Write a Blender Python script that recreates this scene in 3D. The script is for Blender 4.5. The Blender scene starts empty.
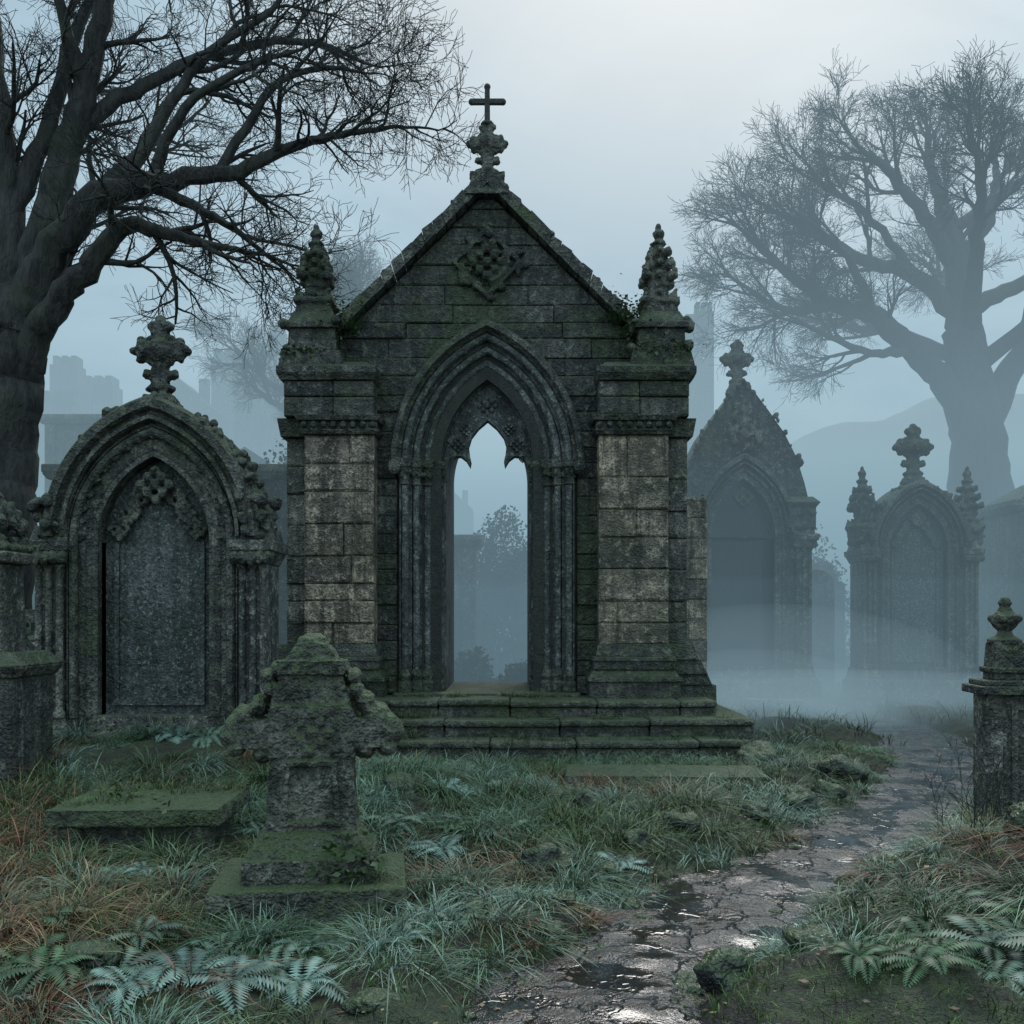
import bpy, bmesh, math, random
import numpy as np
from mathutils import Vector, Matrix
from mathutils import noise as mnoise
random.seed(7); rng=np.random.default_rng(7)
S=bpy.context.scene; COL=S.collection
# ------------------------------------------------------------------ node helpers
def nd(nt,t,ins=None,**at):
    n=nt.nodes.new(t)
    for k,v in at.items(): setattr(n,k,v)
    for k,v in (ins or {}).items():
        s=n.inputs[k]
        if isinstance(v,bpy.types.NodeSocket): nt.links.new(v,s)
        else: s.default_value=v
    return n
def M(nt,op,a,b=0.0,c=None):
    d={0:a,1:b}
    if c is not None: d[2]=c
    return nd(nt,'ShaderNodeMath',d,operation=op).outputs[0]
def MR(nt,v,a,b,c=0.0,d=1.0):
    return nd(nt,'ShaderNodeMapRange',{'Value':v,'From Min':a,'From Max':b,'To Min':c,'To Max':d}).outputs[0]
def MX(nt,f,a,b,bt='MIX'):
    n=nd(nt,'ShaderNodeMix',{0:f,6:a,7:b},data_type='RGBA',blend_type=bt); return n.outputs[2]
def NZ(nt,vec,sc,det=6,ro=.6,dist=0.0):
    return nd(nt,'ShaderNodeTexNoise',{'Vector':vec,'Scale':sc,'Detail':det,'Roughness':ro,'Distortion':dist}).outputs[0]
def C(r,g,b): return (r,g,b,1)
def newmat(name):
    m=bpy.data.materials.new(name); m.use_nodes=True; nt=m.node_tree; nt.nodes.clear()
    out=nt.nodes.new('ShaderNodeOutputMaterial'); b=nt.nodes.new('ShaderNodeBsdfPrincipled')
    nt.links.new(b.outputs[0],out.inputs[0]); return m,nt,b,out
def stone(name,dark,light,stain=.7,moss=.6,lichen=.35,bump=.5,rough=.75,isl=.5,lsc=9):
    m,nt,b,out=newmat(name)
    g=nd(nt,'ShaderNodeNewGeometry'); pos=g.outputs['Position']
    nb=NZ(nt,pos,.9,2,.65); nm=NZ(nt,pos,4.5,4,.78); nf=NZ(nt,pos,34,2,.65)
    st=nd(nt,'ShaderNodeVectorMath',{0:pos,1:(7,7,.55)},operation='MULTIPLY').outputs[0]
    ns=NZ(nt,st,1,3,.65)
    c=MX(nt,MR(nt,nm,.38,.62),C(*dark),C(*light))
    c=MX(nt,M(nt,'MULTIPLY',MR(nt,nb,.42,.58),stain*.85),c,C(dark[0]*.4,dark[1]*.43,dark[2]*.45))
    c=MX(nt,M(nt,'MULTIPLY',MR(nt,ns,.47,.6),stain*.85),c,C(dark[0]*.3,dark[1]*.33,dark[2]*.33))
    r=g.outputs['Random Per Island']
    c=MX(nt,1.0,c,nd(nt,'ShaderNodeCombineColor',{0:MR(nt,r,0,1,1-isl,1+isl),1:MR(nt,r,0,1,1-isl*.95,1+isl*.92),2:MR(nt,r,0,1,1-isl*.85,1+isl*.8)}).outputs[0],'MULTIPLY')
    nl=NZ(nt,pos,lsc,5,.8)
    c=MX(nt,M(nt,'MULTIPLY',MR(nt,nl,.55,.61),lichen),c,C(light[0]*1.6+.05,light[1]*1.65+.06,light[2]*1.6+.05))
    c=MX(nt,MR(nt,nf,.48,.64,0,.7),c,C(dark[0]*.3,dark[1]*.32,dark[2]*.32))
    nz=nd(nt,'ShaderNodeSeparateXYZ',{0:g.outputs['Normal']}).outputs[2]
    mz=MR(nt,M(nt,'ADD',nz,M(nt,'MULTIPLY',nm,1.2)),.75,1.2)
    mn=M(nt,'MULTIPLY',mz,moss)
    mw=M(nt,'MULTIPLY',MR(nt,nd(nt,'ShaderNodeMath',{0:nb,1:nl},operation='MULTIPLY').outputs[0],.25,.32),moss*.8)
    mf=M(nt,'MAXIMUM',mn,mw)
    c=MX(nt,mf,c,MX(nt,nf,C(.018,.034,.014),C(.095,.135,.05)))
    h=M(nt,'ADD',M(nt,'MULTIPLY',nm,1.3),M(nt,'MULTIPLY',nf,.45))
    bp=nd(nt,'ShaderNodeBump',{'Strength':bump,'Distance':.075,'Height':h}).outputs[0]
    nt.links.new(c,b.inputs['Base Color']); nt.links.new(bp,b.inputs['Normal'])
    nt.links.new(MR(nt,nm,.3,.7,rough-.22,rough+.1),b.inputs['Roughness'])
    b.inputs['Specular IOR Level'].default_value=.45
    return m
STD=stone('stone_dark',(.038,.043,.04),(.155,.155,.135),.75,.6,.5,1.0)
STW=stone('stone_gable',(.032,.038,.036),(.125,.127,.11),.75,.6,.45,1.0,isl=.5)
STM=stone('stone_mid',(.07,.073,.066),(.25,.245,.21),.75,.4,.55,.9)
STL=stone('stone_light',(.13,.115,.088),(.42,.36,.27),.9,.3,.45,1.0,isl=.5)
STMOSS=stone('stone_mossy',(.032,.04,.032),(.15,.152,.125),.6,.95,.6,1.0)
STP=stone('stone_panel',(.05,.063,.063),(.14,.155,.15),.75,.25,.9,.8,lsc=26)
STP2=stone('stone_portal',(.055,.066,.067),(.2,.212,.205),.65,.2,.5,.8)
MORT=stone('mortar',(.02,.022,.02),(.04,.042,.038),.5,.2,.1,.4)
ROCK=stone('rock_wet',(.02,.024,.025),(.06,.065,.063),.5,.8,.3,.8,rough=.45)
STMOSS2=stone('stone_steps',(.045,.052,.046),(.19,.19,.16),.6,.75,.5,.9,isl=.35)
def bark(name,a,bb,moss):
    m,nt,b,out=newmat(name)
    pos=nd(nt,'ShaderNodeNewGeometry').outputs['Position']
    st=nd(nt,'ShaderNodeVectorMath',{0:pos,1:(9,9,2)},operation='MULTIPLY').outputs[0]
    n=NZ(nt,st,1,3,.7); n2=NZ(nt,pos,1.4,2,.6)
    c=MX(nt,MR(nt,n,.35,.65),C(*a),C(*bb)); c=MX(nt,MR(nt,n2,.5,.65,0,moss),c,C(.03,.042,.02))
    nt.links.new(c,b.inputs['Base Color']); b.inputs['Roughness'].default_value=.85
    nt.links.new(nd(nt,'ShaderNodeBump',{'Strength':.9,'Distance':.08,'Height':n}).outputs[0],b.inputs['Normal'])
    return m
BARK=bark('bark',(.012,.013,.013),(.045,.046,.042),.5)
BARK2=bark('bark_far',(.03,.03,.03),(.055,.057,.055),.3)
m,nt,b,out=newmat('foliage')
nt.links.new(nd(nt,'ShaderNodeVertexColor',layer_name='Col').outputs[0],b.inputs['Base Color']); b.inputs['Roughness'].default_value=.5; b.inputs['Specular IOR Level'].default_value=.4
FOL=m
# ------------------------------------------------------------------ mesh helpers
def npmesh(name,V,F,mat,parent=None,col=None,smooth=False,loc=(0,0,0)):
    V=np.asarray(V,dtype=np.float32); F=np.asarray(F,dtype=np.int32)
    me=bpy.data.meshes.new(name); k=F.shape[1]
    me.vertices.add(len(V)); me.vertices.foreach_set('co',V.ravel())
    me.loops.add(F.size); me.loops.foreach_set('vertex_index',F.ravel())
    me.polygons.add(len(F)); me.polygons.foreach_set('loop_start',np.arange(0,F.size,k,dtype=np.int32))
    me.update(calc_edges=True)
    if smooth: me.polygons.foreach_set('use_smooth',np.ones(len(F),dtype=bool))
    if col is not None:
        at=me.color_attributes.new('Col','FLOAT_COLOR','POINT')
        cc=np.ones((len(V),4),dtype=np.float32); cc[:,:3]=col; at.data.foreach_set('color',cc.ravel())
    me.materials.append(mat); o=bpy.data.objects.new(name,me); COL.objects.link(o); o.location=loc
    if parent: o.parent=parent
    return o
def empty(name,loc,rz=0):
    e=bpy.data.objects.new(name,None); COL.objects.link(e); e.location=loc; e.rotation_euler[2]=rz; e.empty_display_size=.3; return e
TEX=bpy.data.textures.new('erode','CLOUDS'); TEX.noise_scale=.09; TEX.noise_depth=3
TEX2=bpy.data.textures.new('erode_big','CLOUDS'); TEX2.noise_scale=.4; TEX2.noise_depth=3
def ex2d(loops,y0,y1):
    cu=bpy.data.curves.new('c','CURVE'); cu.dimensions='2D'; cu.fill_mode='BOTH'; cu.extrude=(y1-y0)/2
    for l in loops:
        s=cu.splines.new('POLY'); s.points.add(len(l)-1)
        for p,q in zip(s.points,l): p.co=(q[0],q[1],0,1)
        s.use_cyclic_u=True
    o=bpy.data.objects.new('c',cu); me=bpy.data.meshes.new_from_object(o)
    vs=[(v.co.x,(y0+y1)/2-v.co.z,v.co.y) for v in me.vertices]; fs=[tuple(p.vertices) for p in me.polygons]
    bpy.data.objects.remove(o); bpy.data.curves.remove(cu); bpy.data.meshes.remove(me); return vs,fs
class MB:
    def __init__(s): s.v=[]; s.f=[]
    def add(s,vs,fs):
        o=len(s.v); s.v+= [tuple(p) for p in vs]; s.f+=[tuple(i+o for i in f) for f in fs]
    def fr(s,cx,cy,z0,z1,hx0,hy0,hx1=None,hy1=None,rz=0):
        hx1=hx0 if hx1 is None else hx1; hy1=hy0 if hy1 is None else hy1
        c,sn=math.cos(rz),math.sin(rz); vs=[]
        for z,hx,hy in((z0,hx0,hy0),(z1,hx1,hy1)):
            for a,b in((-1,-1),(1,-1),(1,1),(-1,1)):
                x,y=a*hx,b*hy; vs.append((cx+x*c-y*sn,cy+x*sn+y*c,z))
        s.add(vs,[(3,2,1,0),(4,5,6,7),(0,1,5,4),(1,2,6,5),(2,3,7,6),(3,0,4,7)])
    def box(s,x0,x1,y0,y1,z0,z1): s.fr((x0+x1)/2,(y0+y1)/2,z0,z1,(x1-x0)/2,(y1-y0)/2)
    def lathe(s,cx,cy,prof,n=12):
        vs=[];fs=[]
        for r,z in prof:
            for i in range(n):
                a=2*math.pi*i/n; vs.append((cx+r*math.cos(a),cy+r*math.sin(a),z))
        for j in range(len(prof)-1):
            for i in range(n):
                k=(i+1)%n; fs.append((j*n+i,j*n+k,(j+1)*n+k,(j+1)*n+i))
        fs.append(tuple(range(n))[::-1]); fs.append(tuple((len(prof)-1)*n+i for i in range(n))); s.add(vs,fs)
    def ball(s,c,r,n=8,m=6):
        if not isinstance(r,tuple): r=(r,r,r)
        vs=[(c[0],c[1],c[2]-r[2])];fs=[]
        for j in range(1,m):
            t=math.pi*j/m
            for i in range(n):
                a=2*math.pi*i/n; vs.append((c[0]+r[0]*math.sin(t)*math.cos(a),c[1]+r[1]*math.sin(t)*math.sin(a),c[2]-r[2]*math.cos(t)))
        vs.append((c[0],c[1],c[2]+r[2])); L=len(vs)-1
        for i in range(n):
            k=(i+1)%n; fs.append((0,1+k,1+i)); fs.append((L,1+(m-2)*n+i,1+(m-2)*n+k))
            for j in range(m-2): fs.append((1+j*n+i,1+j*n+k,1+(j+1)*n+k,1+(j+1)*n+i))
        s.add(vs,fs)
    def block(s,poly,yf,yb,bev=.012,jit=.012):
        n=len(poly); cx=sum(p[0] for p in poly)/n; cz=sum(p[1] for p in poly)/n
        yf+=random.uniform(-jit,jit); vs=[]
        def shr(p,b):
            dx,dz=cx-p[0],cz-p[1]; return (p[0]+(b if dx>0 else -b if dx<0 else 0)*min(1,abs(dx)/b if b else 1),p[1]+(b if dz>0 else -b)*min(1,abs(dz)/b if b else 1))
        g=.003
        tl=random.uniform(-.006,.006)
        for p in poly: q=shr(p,g); vs.append((q[0],yb,q[1]))
        for p in poly: q=shr(p,g); vs.append((q[0],yf+bev,q[1]))
        for p in poly: q=shr(p,g+bev*random.uniform(.5,1.8)); vs.append((q[0],yf+tl*(1 if p[0]>cx else -1),q[1]))
        fs=[tuple(range(2*n,3*n)),tuple(range(n))[::-1]]
        for L in range(2):
            for i in range(n): k=(i+1)%n; fs.append((L*n+i,L*n+k,(L+1)*n+k,(L+1)*n+i))
        s.add(vs,fs)
    def loft(s,rows):
        n=len(rows[0]); vs=[p for r in rows for p in r]; fs=[]
        for j in range(len(rows)-1):
            for i in range(n-1): fs.append((j*n+i,j*n+i+1,(j+1)*n+i+1,(j+1)*n+i))
        s.add(vs,fs)
    def obj(s,name,mat,parent=None,bevel=0,smooth=False,remesh=0,disp=0,big=0):
        me=bpy.data.meshes.new(name); me.from_pydata(s.v,[],s.f); me.update(); me.materials.append(mat)
        b=bmesh.new(); b.from_mesh(me); bmesh.ops.recalc_face_normals(b,faces=b.faces); b.to_mesh(me); b.free()
        o=bpy.data.objects.new(name,me); COL.objects.link(o)
        if parent: o.parent=parent
        if bevel: md=o.modifiers.new('b','BEVEL'); md.width=bevel; md.segments=2; md.limit_method='ANGLE'
        if remesh:
            md=o.modifiers.new('r','REMESH'); md.mode='VOXEL'; md.voxel_size=remesh; md.use_smooth_shade=True
        if big: md=o.modifiers.new('d2','DISPLACE'); md.texture=TEX2; md.strength=big; md.mid_level=.5; md.texture_coords='GLOBAL'
        if disp: md=o.modifiers.new('d','DISPLACE'); md.texture=TEX; md.strength=disp; md.mid_level=.5; md.texture_coords='GLOBAL'
        if smooth:
            for p in me.polygons: p.use_smooth=True
        return o
def apath(a,h,d,zb,zs,n=14,nb=2):
    R=(a*a+h*h)/(2*a); cx=-a+R; r=R+d; L=[]
    for i in range(nb): L.append((-a-d,zb+(zs-zb)*i/nb))
    te=math.acos(-cx/r)
    for i in range(n+1):
        t=math.pi+(te-math.pi)*i/n; L.append((cx+r*math.cos(t),zs+r*math.sin(t)))
    L[-1]=(0,L[-1][1])
    return L+[(-x,z) for x,z in L[-2::-1]]
def rolls(p0,steps,dd,dy,r):
    P=[p0]; d,y=p0
    for i in range(steps):
        cd=d-dd*.5; cy=y+r*.2
        P.append((cd+r*1.2,y)); P.append((cd+r*.95,y+r*1.5))
        for k in range(7):
            t=-.35+(math.pi+.7)*k/6; P.append((cd+r*math.cos(t),cy-r*math.sin(t)))
        P.append((cd-r*.95,y+r*1.5))
        d-=dd; y+=dy
        P.append((d+.004,y-dy*.2)); P.append((d+.004,y))
    return P
U=random.uniform
# ---- carved ornaments
def foliate_cross(mb,x,y,z,s):
    """leafy stone cross of overall height s standing at z"""
    mb.fr(x,y,z-.05*s,z+.06*s,.2*s,.16*s,.16*s,.13*s); mb.fr(x,y,z+.05*s,z+.34*s,.1*s,.09*s,.08*s,.08*s)
    mb.ball((x,y,z+.14*s),(.2*s,.13*s,.05*s)); mb.ball((x,y,z+.24*s),(.12*s,.1*s,.04*s))
    for a in(-1,1):
        mb.ball((x+a*.14*s,y,z+.3*s),(.09*s,.08*s,.055*s)); mb.ball((x+a*.16*s,y,z+.34*s),(.05*s,.06*s,.04*s))
    cz=z+.6*s; mb.fr(x,y,z+.3*s,z+.94*s,.095*s,.08*s); mb.box(x-.27*s,x+.27*s,y-.08*s,y+.08*s,cz-.085*s,cz+.085*s)
    mb.ball((x,y-.03*s,cz),(.16*s,.15*s,.16*s))
    for dx,dz in((-1,0),(1,0),(0,1)):
        ex,ez=x+dx*.25*s,cz+dz*.3*s
        mb.ball((ex+dx*.06*s,y,ez+dz*.06*s),(.06*s,.08*s,.06*s))
        px,pz=(0,1) if dx else (1,0)
        for q in(-1,1):
            mb.ball((ex+px*q*.1*s-dx*.02*s,y,ez+pz*q*.1*s-dz*.02*s),(.055*s,.07*s,.055*s)); mb.ball((ex+px*q*.05*s-dx*.08*s,y,ez+pz*q*.06*s-dz*.08*s),(.06*s,.08*s,.06*s))
    for q in(-1,1):
        for p in(-1,1): mb.ball((x+q*.13*s,y,cz+p*.14*s),(.04*s,.06*s,.04*s))
def pinnacle(mb,x,y,z,w,h):
    """square pedestal, foliate collar, squat leafy spire and knob"""
    mb.fr(x,y,z-.03,z+.06*h,w*1.1,w*1.1,w*1.35,w*1.35); mb.fr(x,y,z+.05*h,z+.1*h,w*1.4,w*1.4,w*1.3,w*1.3); mb.fr(x,y,z+.1*h,z+.28*h,w*.7,w*.7,w*.6,w*.6)
    mb.fr(x,y,z+.25*h,z+.82*h,w*.75,w*.75,w*.25,w*.25)
    for t,rr0,q in((.13,1.2,.3),(.36,1.12,.42),(.5,.92,.36),(.63,.7,.32)):
        for a in range(4):
            an=math.pi/4+a*math.pi/2; rr=w*rr0*1.1
            mb.ball((x+rr*math.cos(an),y+rr*math.sin(an),z+h*(t+U(-.015,.015))),(w*q*U(.8,1.15),)*2+(w*q*U(.7,1.1),))
            mb.ball((x+rr*1.15*math.cos(an),y+rr*1.15*math.sin(an),z+h*(t+.055)),(w*q*.55,)*3)
            mb.ball((x+rr*.75*math.cos(an+.78),y+rr*.75*math.sin(an+.78),z+h*(t+U(.02,.05))),(w*q*.7,)*3)
    mb.ball((x,y,z+.77*h),(w*.62,w*.62,w*.2)); mb.ball((x,y,z+.88*h),(w*.46,w*.46,w*.36)); mb.ball((x,y,z+.97*h),(w*.2,w*.2,w*.26))
def crocket(mb,x,y,z,s,nx,nz):
    mb.ball((x,y,z),(s,s,s*.9)); mb.ball((x+nx*s*.7,y,z+nz*s*.7),(s*.8,s*.8,s*.75))
    mb.ball((x+nx*s*.5,y-s*.6,z+nz*s*.5),(s*.55,)*3)
def rosette(mb,x,y,z,r,dep):
    mb.ball((x,y,z),(r*.3,dep,r*.3))
    for k in range(8):
        a=k*math.pi/4; q=r*(.62 if k%2 else .8)
        mb.ball((x+q*math.cos(a),y,z+q*math.sin(a)),(r*.28,dep*.8,r*.28))
# ------------------------------------------------------------------ terrain
PC=[(0.0,1.0,.34),(0.15,3.0,.34),(0.33,4.19,.33),(0.62,4.97,.32),(1.32,6.04,.36),(2.4,7.35,.35),(3.5,8.9,.36),(4.86,11.3,.44),(5.6,13.2,.5),(6.1,16,.55),(6.0,20,.55),(5.0,26,.6),(4,40,.6),(4,70,.6)]
def crm(P,k=8):
    P=np.array(P,float); out=[]
    Q=np.vstack([2*P[0]-P[1],P,2*P[-1]-P[-2]])
    for i in range(1,len(Q)-2):
        for j in range(k):
            t=j/k; p0,p1,p2,p3=Q[i-1:i+3]
            out.append(.5*((2*p1)+(-p0+p2)*t+(2*p0-5*p1+4*p2-p3)*t*t+(-p0+3*p1-3*p2+p3)*t**3))
    out.append(Q[-2]); return np.array(out)
PS=crm(PC,6)
def vn(x,y,s=0):
    xi=np.floor(x);yi=np.floor(y);fx=x-xi;fy=y-yi; fx=fx*fx*(3-2*fx);fy=fy*fy*(3-2*fy)
    def h(a,b): v=np.sin(a*127.1+b*311.7+s*74.7)*43758.5453; return v-np.floor(v)
    return (h(xi,yi)*(1-fx)+h(xi+1,yi)*fx)*(1-fy)+(h(xi,yi+1)*(1-fx)+h(xi+1,yi+1)*fx)*fy
def ss(a,b,x):
    t=np.clip((x-a)/(b-a),0,1); return t*t*(3-2*t)
def pdist(x,y):
    """distance beyond the (ragged) path edge"""
    best=np.full(np.shape(x),1e9)
    for a,b in zip(PS[:-1],PS[1:]):
        vx,vy=b[0]-a[0],b[1]-a[1]; L=vx*vx+vy*vy
        t=np.clip(((x-a[0])*vx+(y-a[1])*vy)/L,0,1)
        d=np.hypot(x-a[0]-t*vx,y-a[1]-t*vy)-(a[2]+(b[2]-a[2])*t); best=np.minimum(best,d)
    return best+.2*(vn(x*2.7,y*2.7,77)-.5)+.14*(vn(x*7,y*7,78)-.5)
def H(x,y):
    x=np.asarray(x,float);y=np.asarray(y,float); d=pdist(x,y)
    m=ss(-.08,.5,d)
    z=.16*(vn(x*.9,y*.9,1)-.35)+.13*(vn(x*2.3,y*2.3,2)-.4)+.06*(vn(x*6,y*6,3)-.5)
    z=z+.38*np.exp(-((x-3.7)/1.3)**2-((y-5.6)/1.5)**2)+.14*np.exp(-((x-1.75)/.6)**2-((y-4.3)/.6)**2)
    z=z+.3*ss(8,10.5,y)*ss(-1.5,-3.5,x)*ss(60,20,y)
    z=z+.1*ss(.3,-.8,x)*ss(7,9,y)*ss(11,9.5,y)-.1*np.exp(-((x+1.2)/1.0)**2-((y-5.7)/.7)**2)
    st=ss(-4.2,-3.4,x)*ss(4.4,3.6,x)*ss(10.6,11.9,y)*ss(18,16,y); z=z*(1-st)-.03*st+.03*st*(vn(x*5,y*5,8)-.5)
    z=z+1.2*(vn(x*.05,y*.05,5)-.5)*ss(30,60,y)
    edge=.02*vn(x*9,y*9,4)
    return z*m+edge*m-.08*(1-m)
def axis(lo,a,b,hi,st):
    c=list(np.arange(a,b,st)); s=st; v=c[-1]
    while v<hi: s*=1.18; v+=s; c.append(v)
    s=st; v=c[0]; p=[]
    while v>lo: s*=1.18; v-=s; p.append(v)
    return np.array(p[::-1]+c)
xs=axis(-300,-6.5,7,300,.055); ys=axis(-60,2.5,14.5,400,.055)
X,Y=np.meshgrid(xs,ys); Z=H(X,Y); nx,ny=len(xs),len(ys)
I=np.arange(nx*ny).reshape(ny,nx); F=np.stack([I[:-1,:-1],I[:-1,1:],I[1:,1:],I[1:,:-1]],-1).reshape(-1,4)
m,nt,b,out=newmat('soil_and_moss')
g=nd(nt,'ShaderNodeNewGeometry'); pos=g.outputs['Position']
n1=NZ(nt,pos,1.6,3,.7); n2=NZ(nt,pos,9,4,.7); n3=NZ(nt,pos,60,2,.7)
c=MX(nt,MR(nt,n1,.42,.58),C(.028,.021,.015),C(.03,.052,.016)); c=MX(nt,MR(nt,n2,.5,.62,0,.8),c,C(.065,.095,.026)); c=MX(nt,MR(nt,n3,.45,.65,0,.75),c,C(.014,.013,.01))
nt.links.new(c,b.inputs['Base Color']); b.inputs['Roughness'].default_value=.7
nt.links.new(nd(nt,'ShaderNodeBump',{'Strength':1.0,'Distance':.07,'Height':M(nt,'ADD',n2,M(nt,'MULTIPLY',n3,.6))}).outputs[0],b.inputs['Normal'])
SOIL=m
npmesh('ground',np.stack([X,Y,Z],-1).reshape(-1,3),F,SOIL,smooth=True)
# wet path
m,nt,b,out=newmat('wet_flagstones')
g=nd(nt,'ShaderNodeNewGeometry'); pos=g.outputs['Position']
wob=nd(nt,'ShaderNodeVectorMath',{0:pos,1:nd(nt,'ShaderNodeVectorMath',{0:nd(nt,'ShaderNodeTexNoise',{'Vector':pos,'Scale':2.3,'Detail':4,'Roughness':.6}).outputs[1],1:(.7,.7,0)},operation='MULTIPLY').outputs[0]},operation='ADD').outputs[0]
vd=nd(nt,'ShaderNodeTexVoronoi',{'Vector':wob,'Scale':2.4},feature='DISTANCE_TO_EDGE',voronoi_dimensions='2D').outputs[0]
vc=nd(nt,'ShaderNodeTexVoronoi',{'Vector':wob,'Scale':2.4},feature='F1',voronoi_dimensions='2D').outputs[1]
n1=NZ(nt,pos,3,5,.7); n2=NZ(nt,pos,18,4,.75); n3=NZ(nt,pos,2.4,4,.6); n4=NZ(nt,pos,70,2,.6)
crack=MR(nt,vd,.0,.05)
mud=MR(nt,n1,.42,.52)
stn=MX(nt,n2,C(.010,.012,.014),C(.035,.038,.04)); 
c=MX(nt,crack,C(.009,.008,.006),stn); c=MX(nt,M(nt,'MULTIPLY',mud,.9),c,MX(nt,n4,C(.007,.006,.005),C(.034,.029,.02)))
nt.links.new(c,b.inputs['Base Color']); b.inputs['Specular IOR Level'].default_value=.8
pud=MR(nt,n3,.45,.55)
nt.links.new(M(nt,'ADD',MR(nt,pud,0,1,.26,.03),M(nt,'MULTIPLY',MR(nt,n2,.45,.7),MR(nt,pud,0,1,.22,.1))),b.inputs['Roughness'])
vh=nd(nt,'ShaderNodeSeparateColor',{0:vc}).outputs[0]
h=M(nt,'ADD',M(nt,'MULTIPLY',crack,.5),M(nt,'ADD',M(nt,'MULTIPLY',n2,.45),M(nt,'ADD',M(nt,'MULTIPLY',n1,1.0),M(nt,'ADD',M(nt,'MULTIPLY',vh,.6),M(nt,'MULTIPLY',n4,.2)))))
nt.links.new(nd(nt,'ShaderNodeBump',{'Strength':MR(nt,pud,0,1,1.0,.22),'Distance':.028,'Height':h}).outputs[0],b.inputs['Normal'])
PATHM=m
P=crm(PC,30); T=np.gradient(P[:,:2],axis=0); T/=np.linalg.norm(T,axis=1)[:,None]; Nn=np.stack([T[:,1],-T[:,0]],1)
k=31; off=np.linspace(-1,1,k)[None,:]; W=(P[:,2:3]+.32)*off; px_=P[:,0:1]+Nn[:,0:1]*W; py_=P[:,1:2]+Nn[:,1:2]*W
pz_=-.045+.03*vn(px_*3.1,py_*3.1,9)+.022*vn(px_*8,py_*8,10)-.02*off*off
I=np.arange(len(P)*k).reshape(len(P),k); F=np.stack([I[:-1,:-1],I[:-1,1:],I[1:,1:],I[1:,:-1]],-1).reshape(-1,4)
npmesh('stone_path',np.stack([px_,py_,pz_],-1).reshape(-1,3),F,PATHM,smooth=True)
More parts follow.
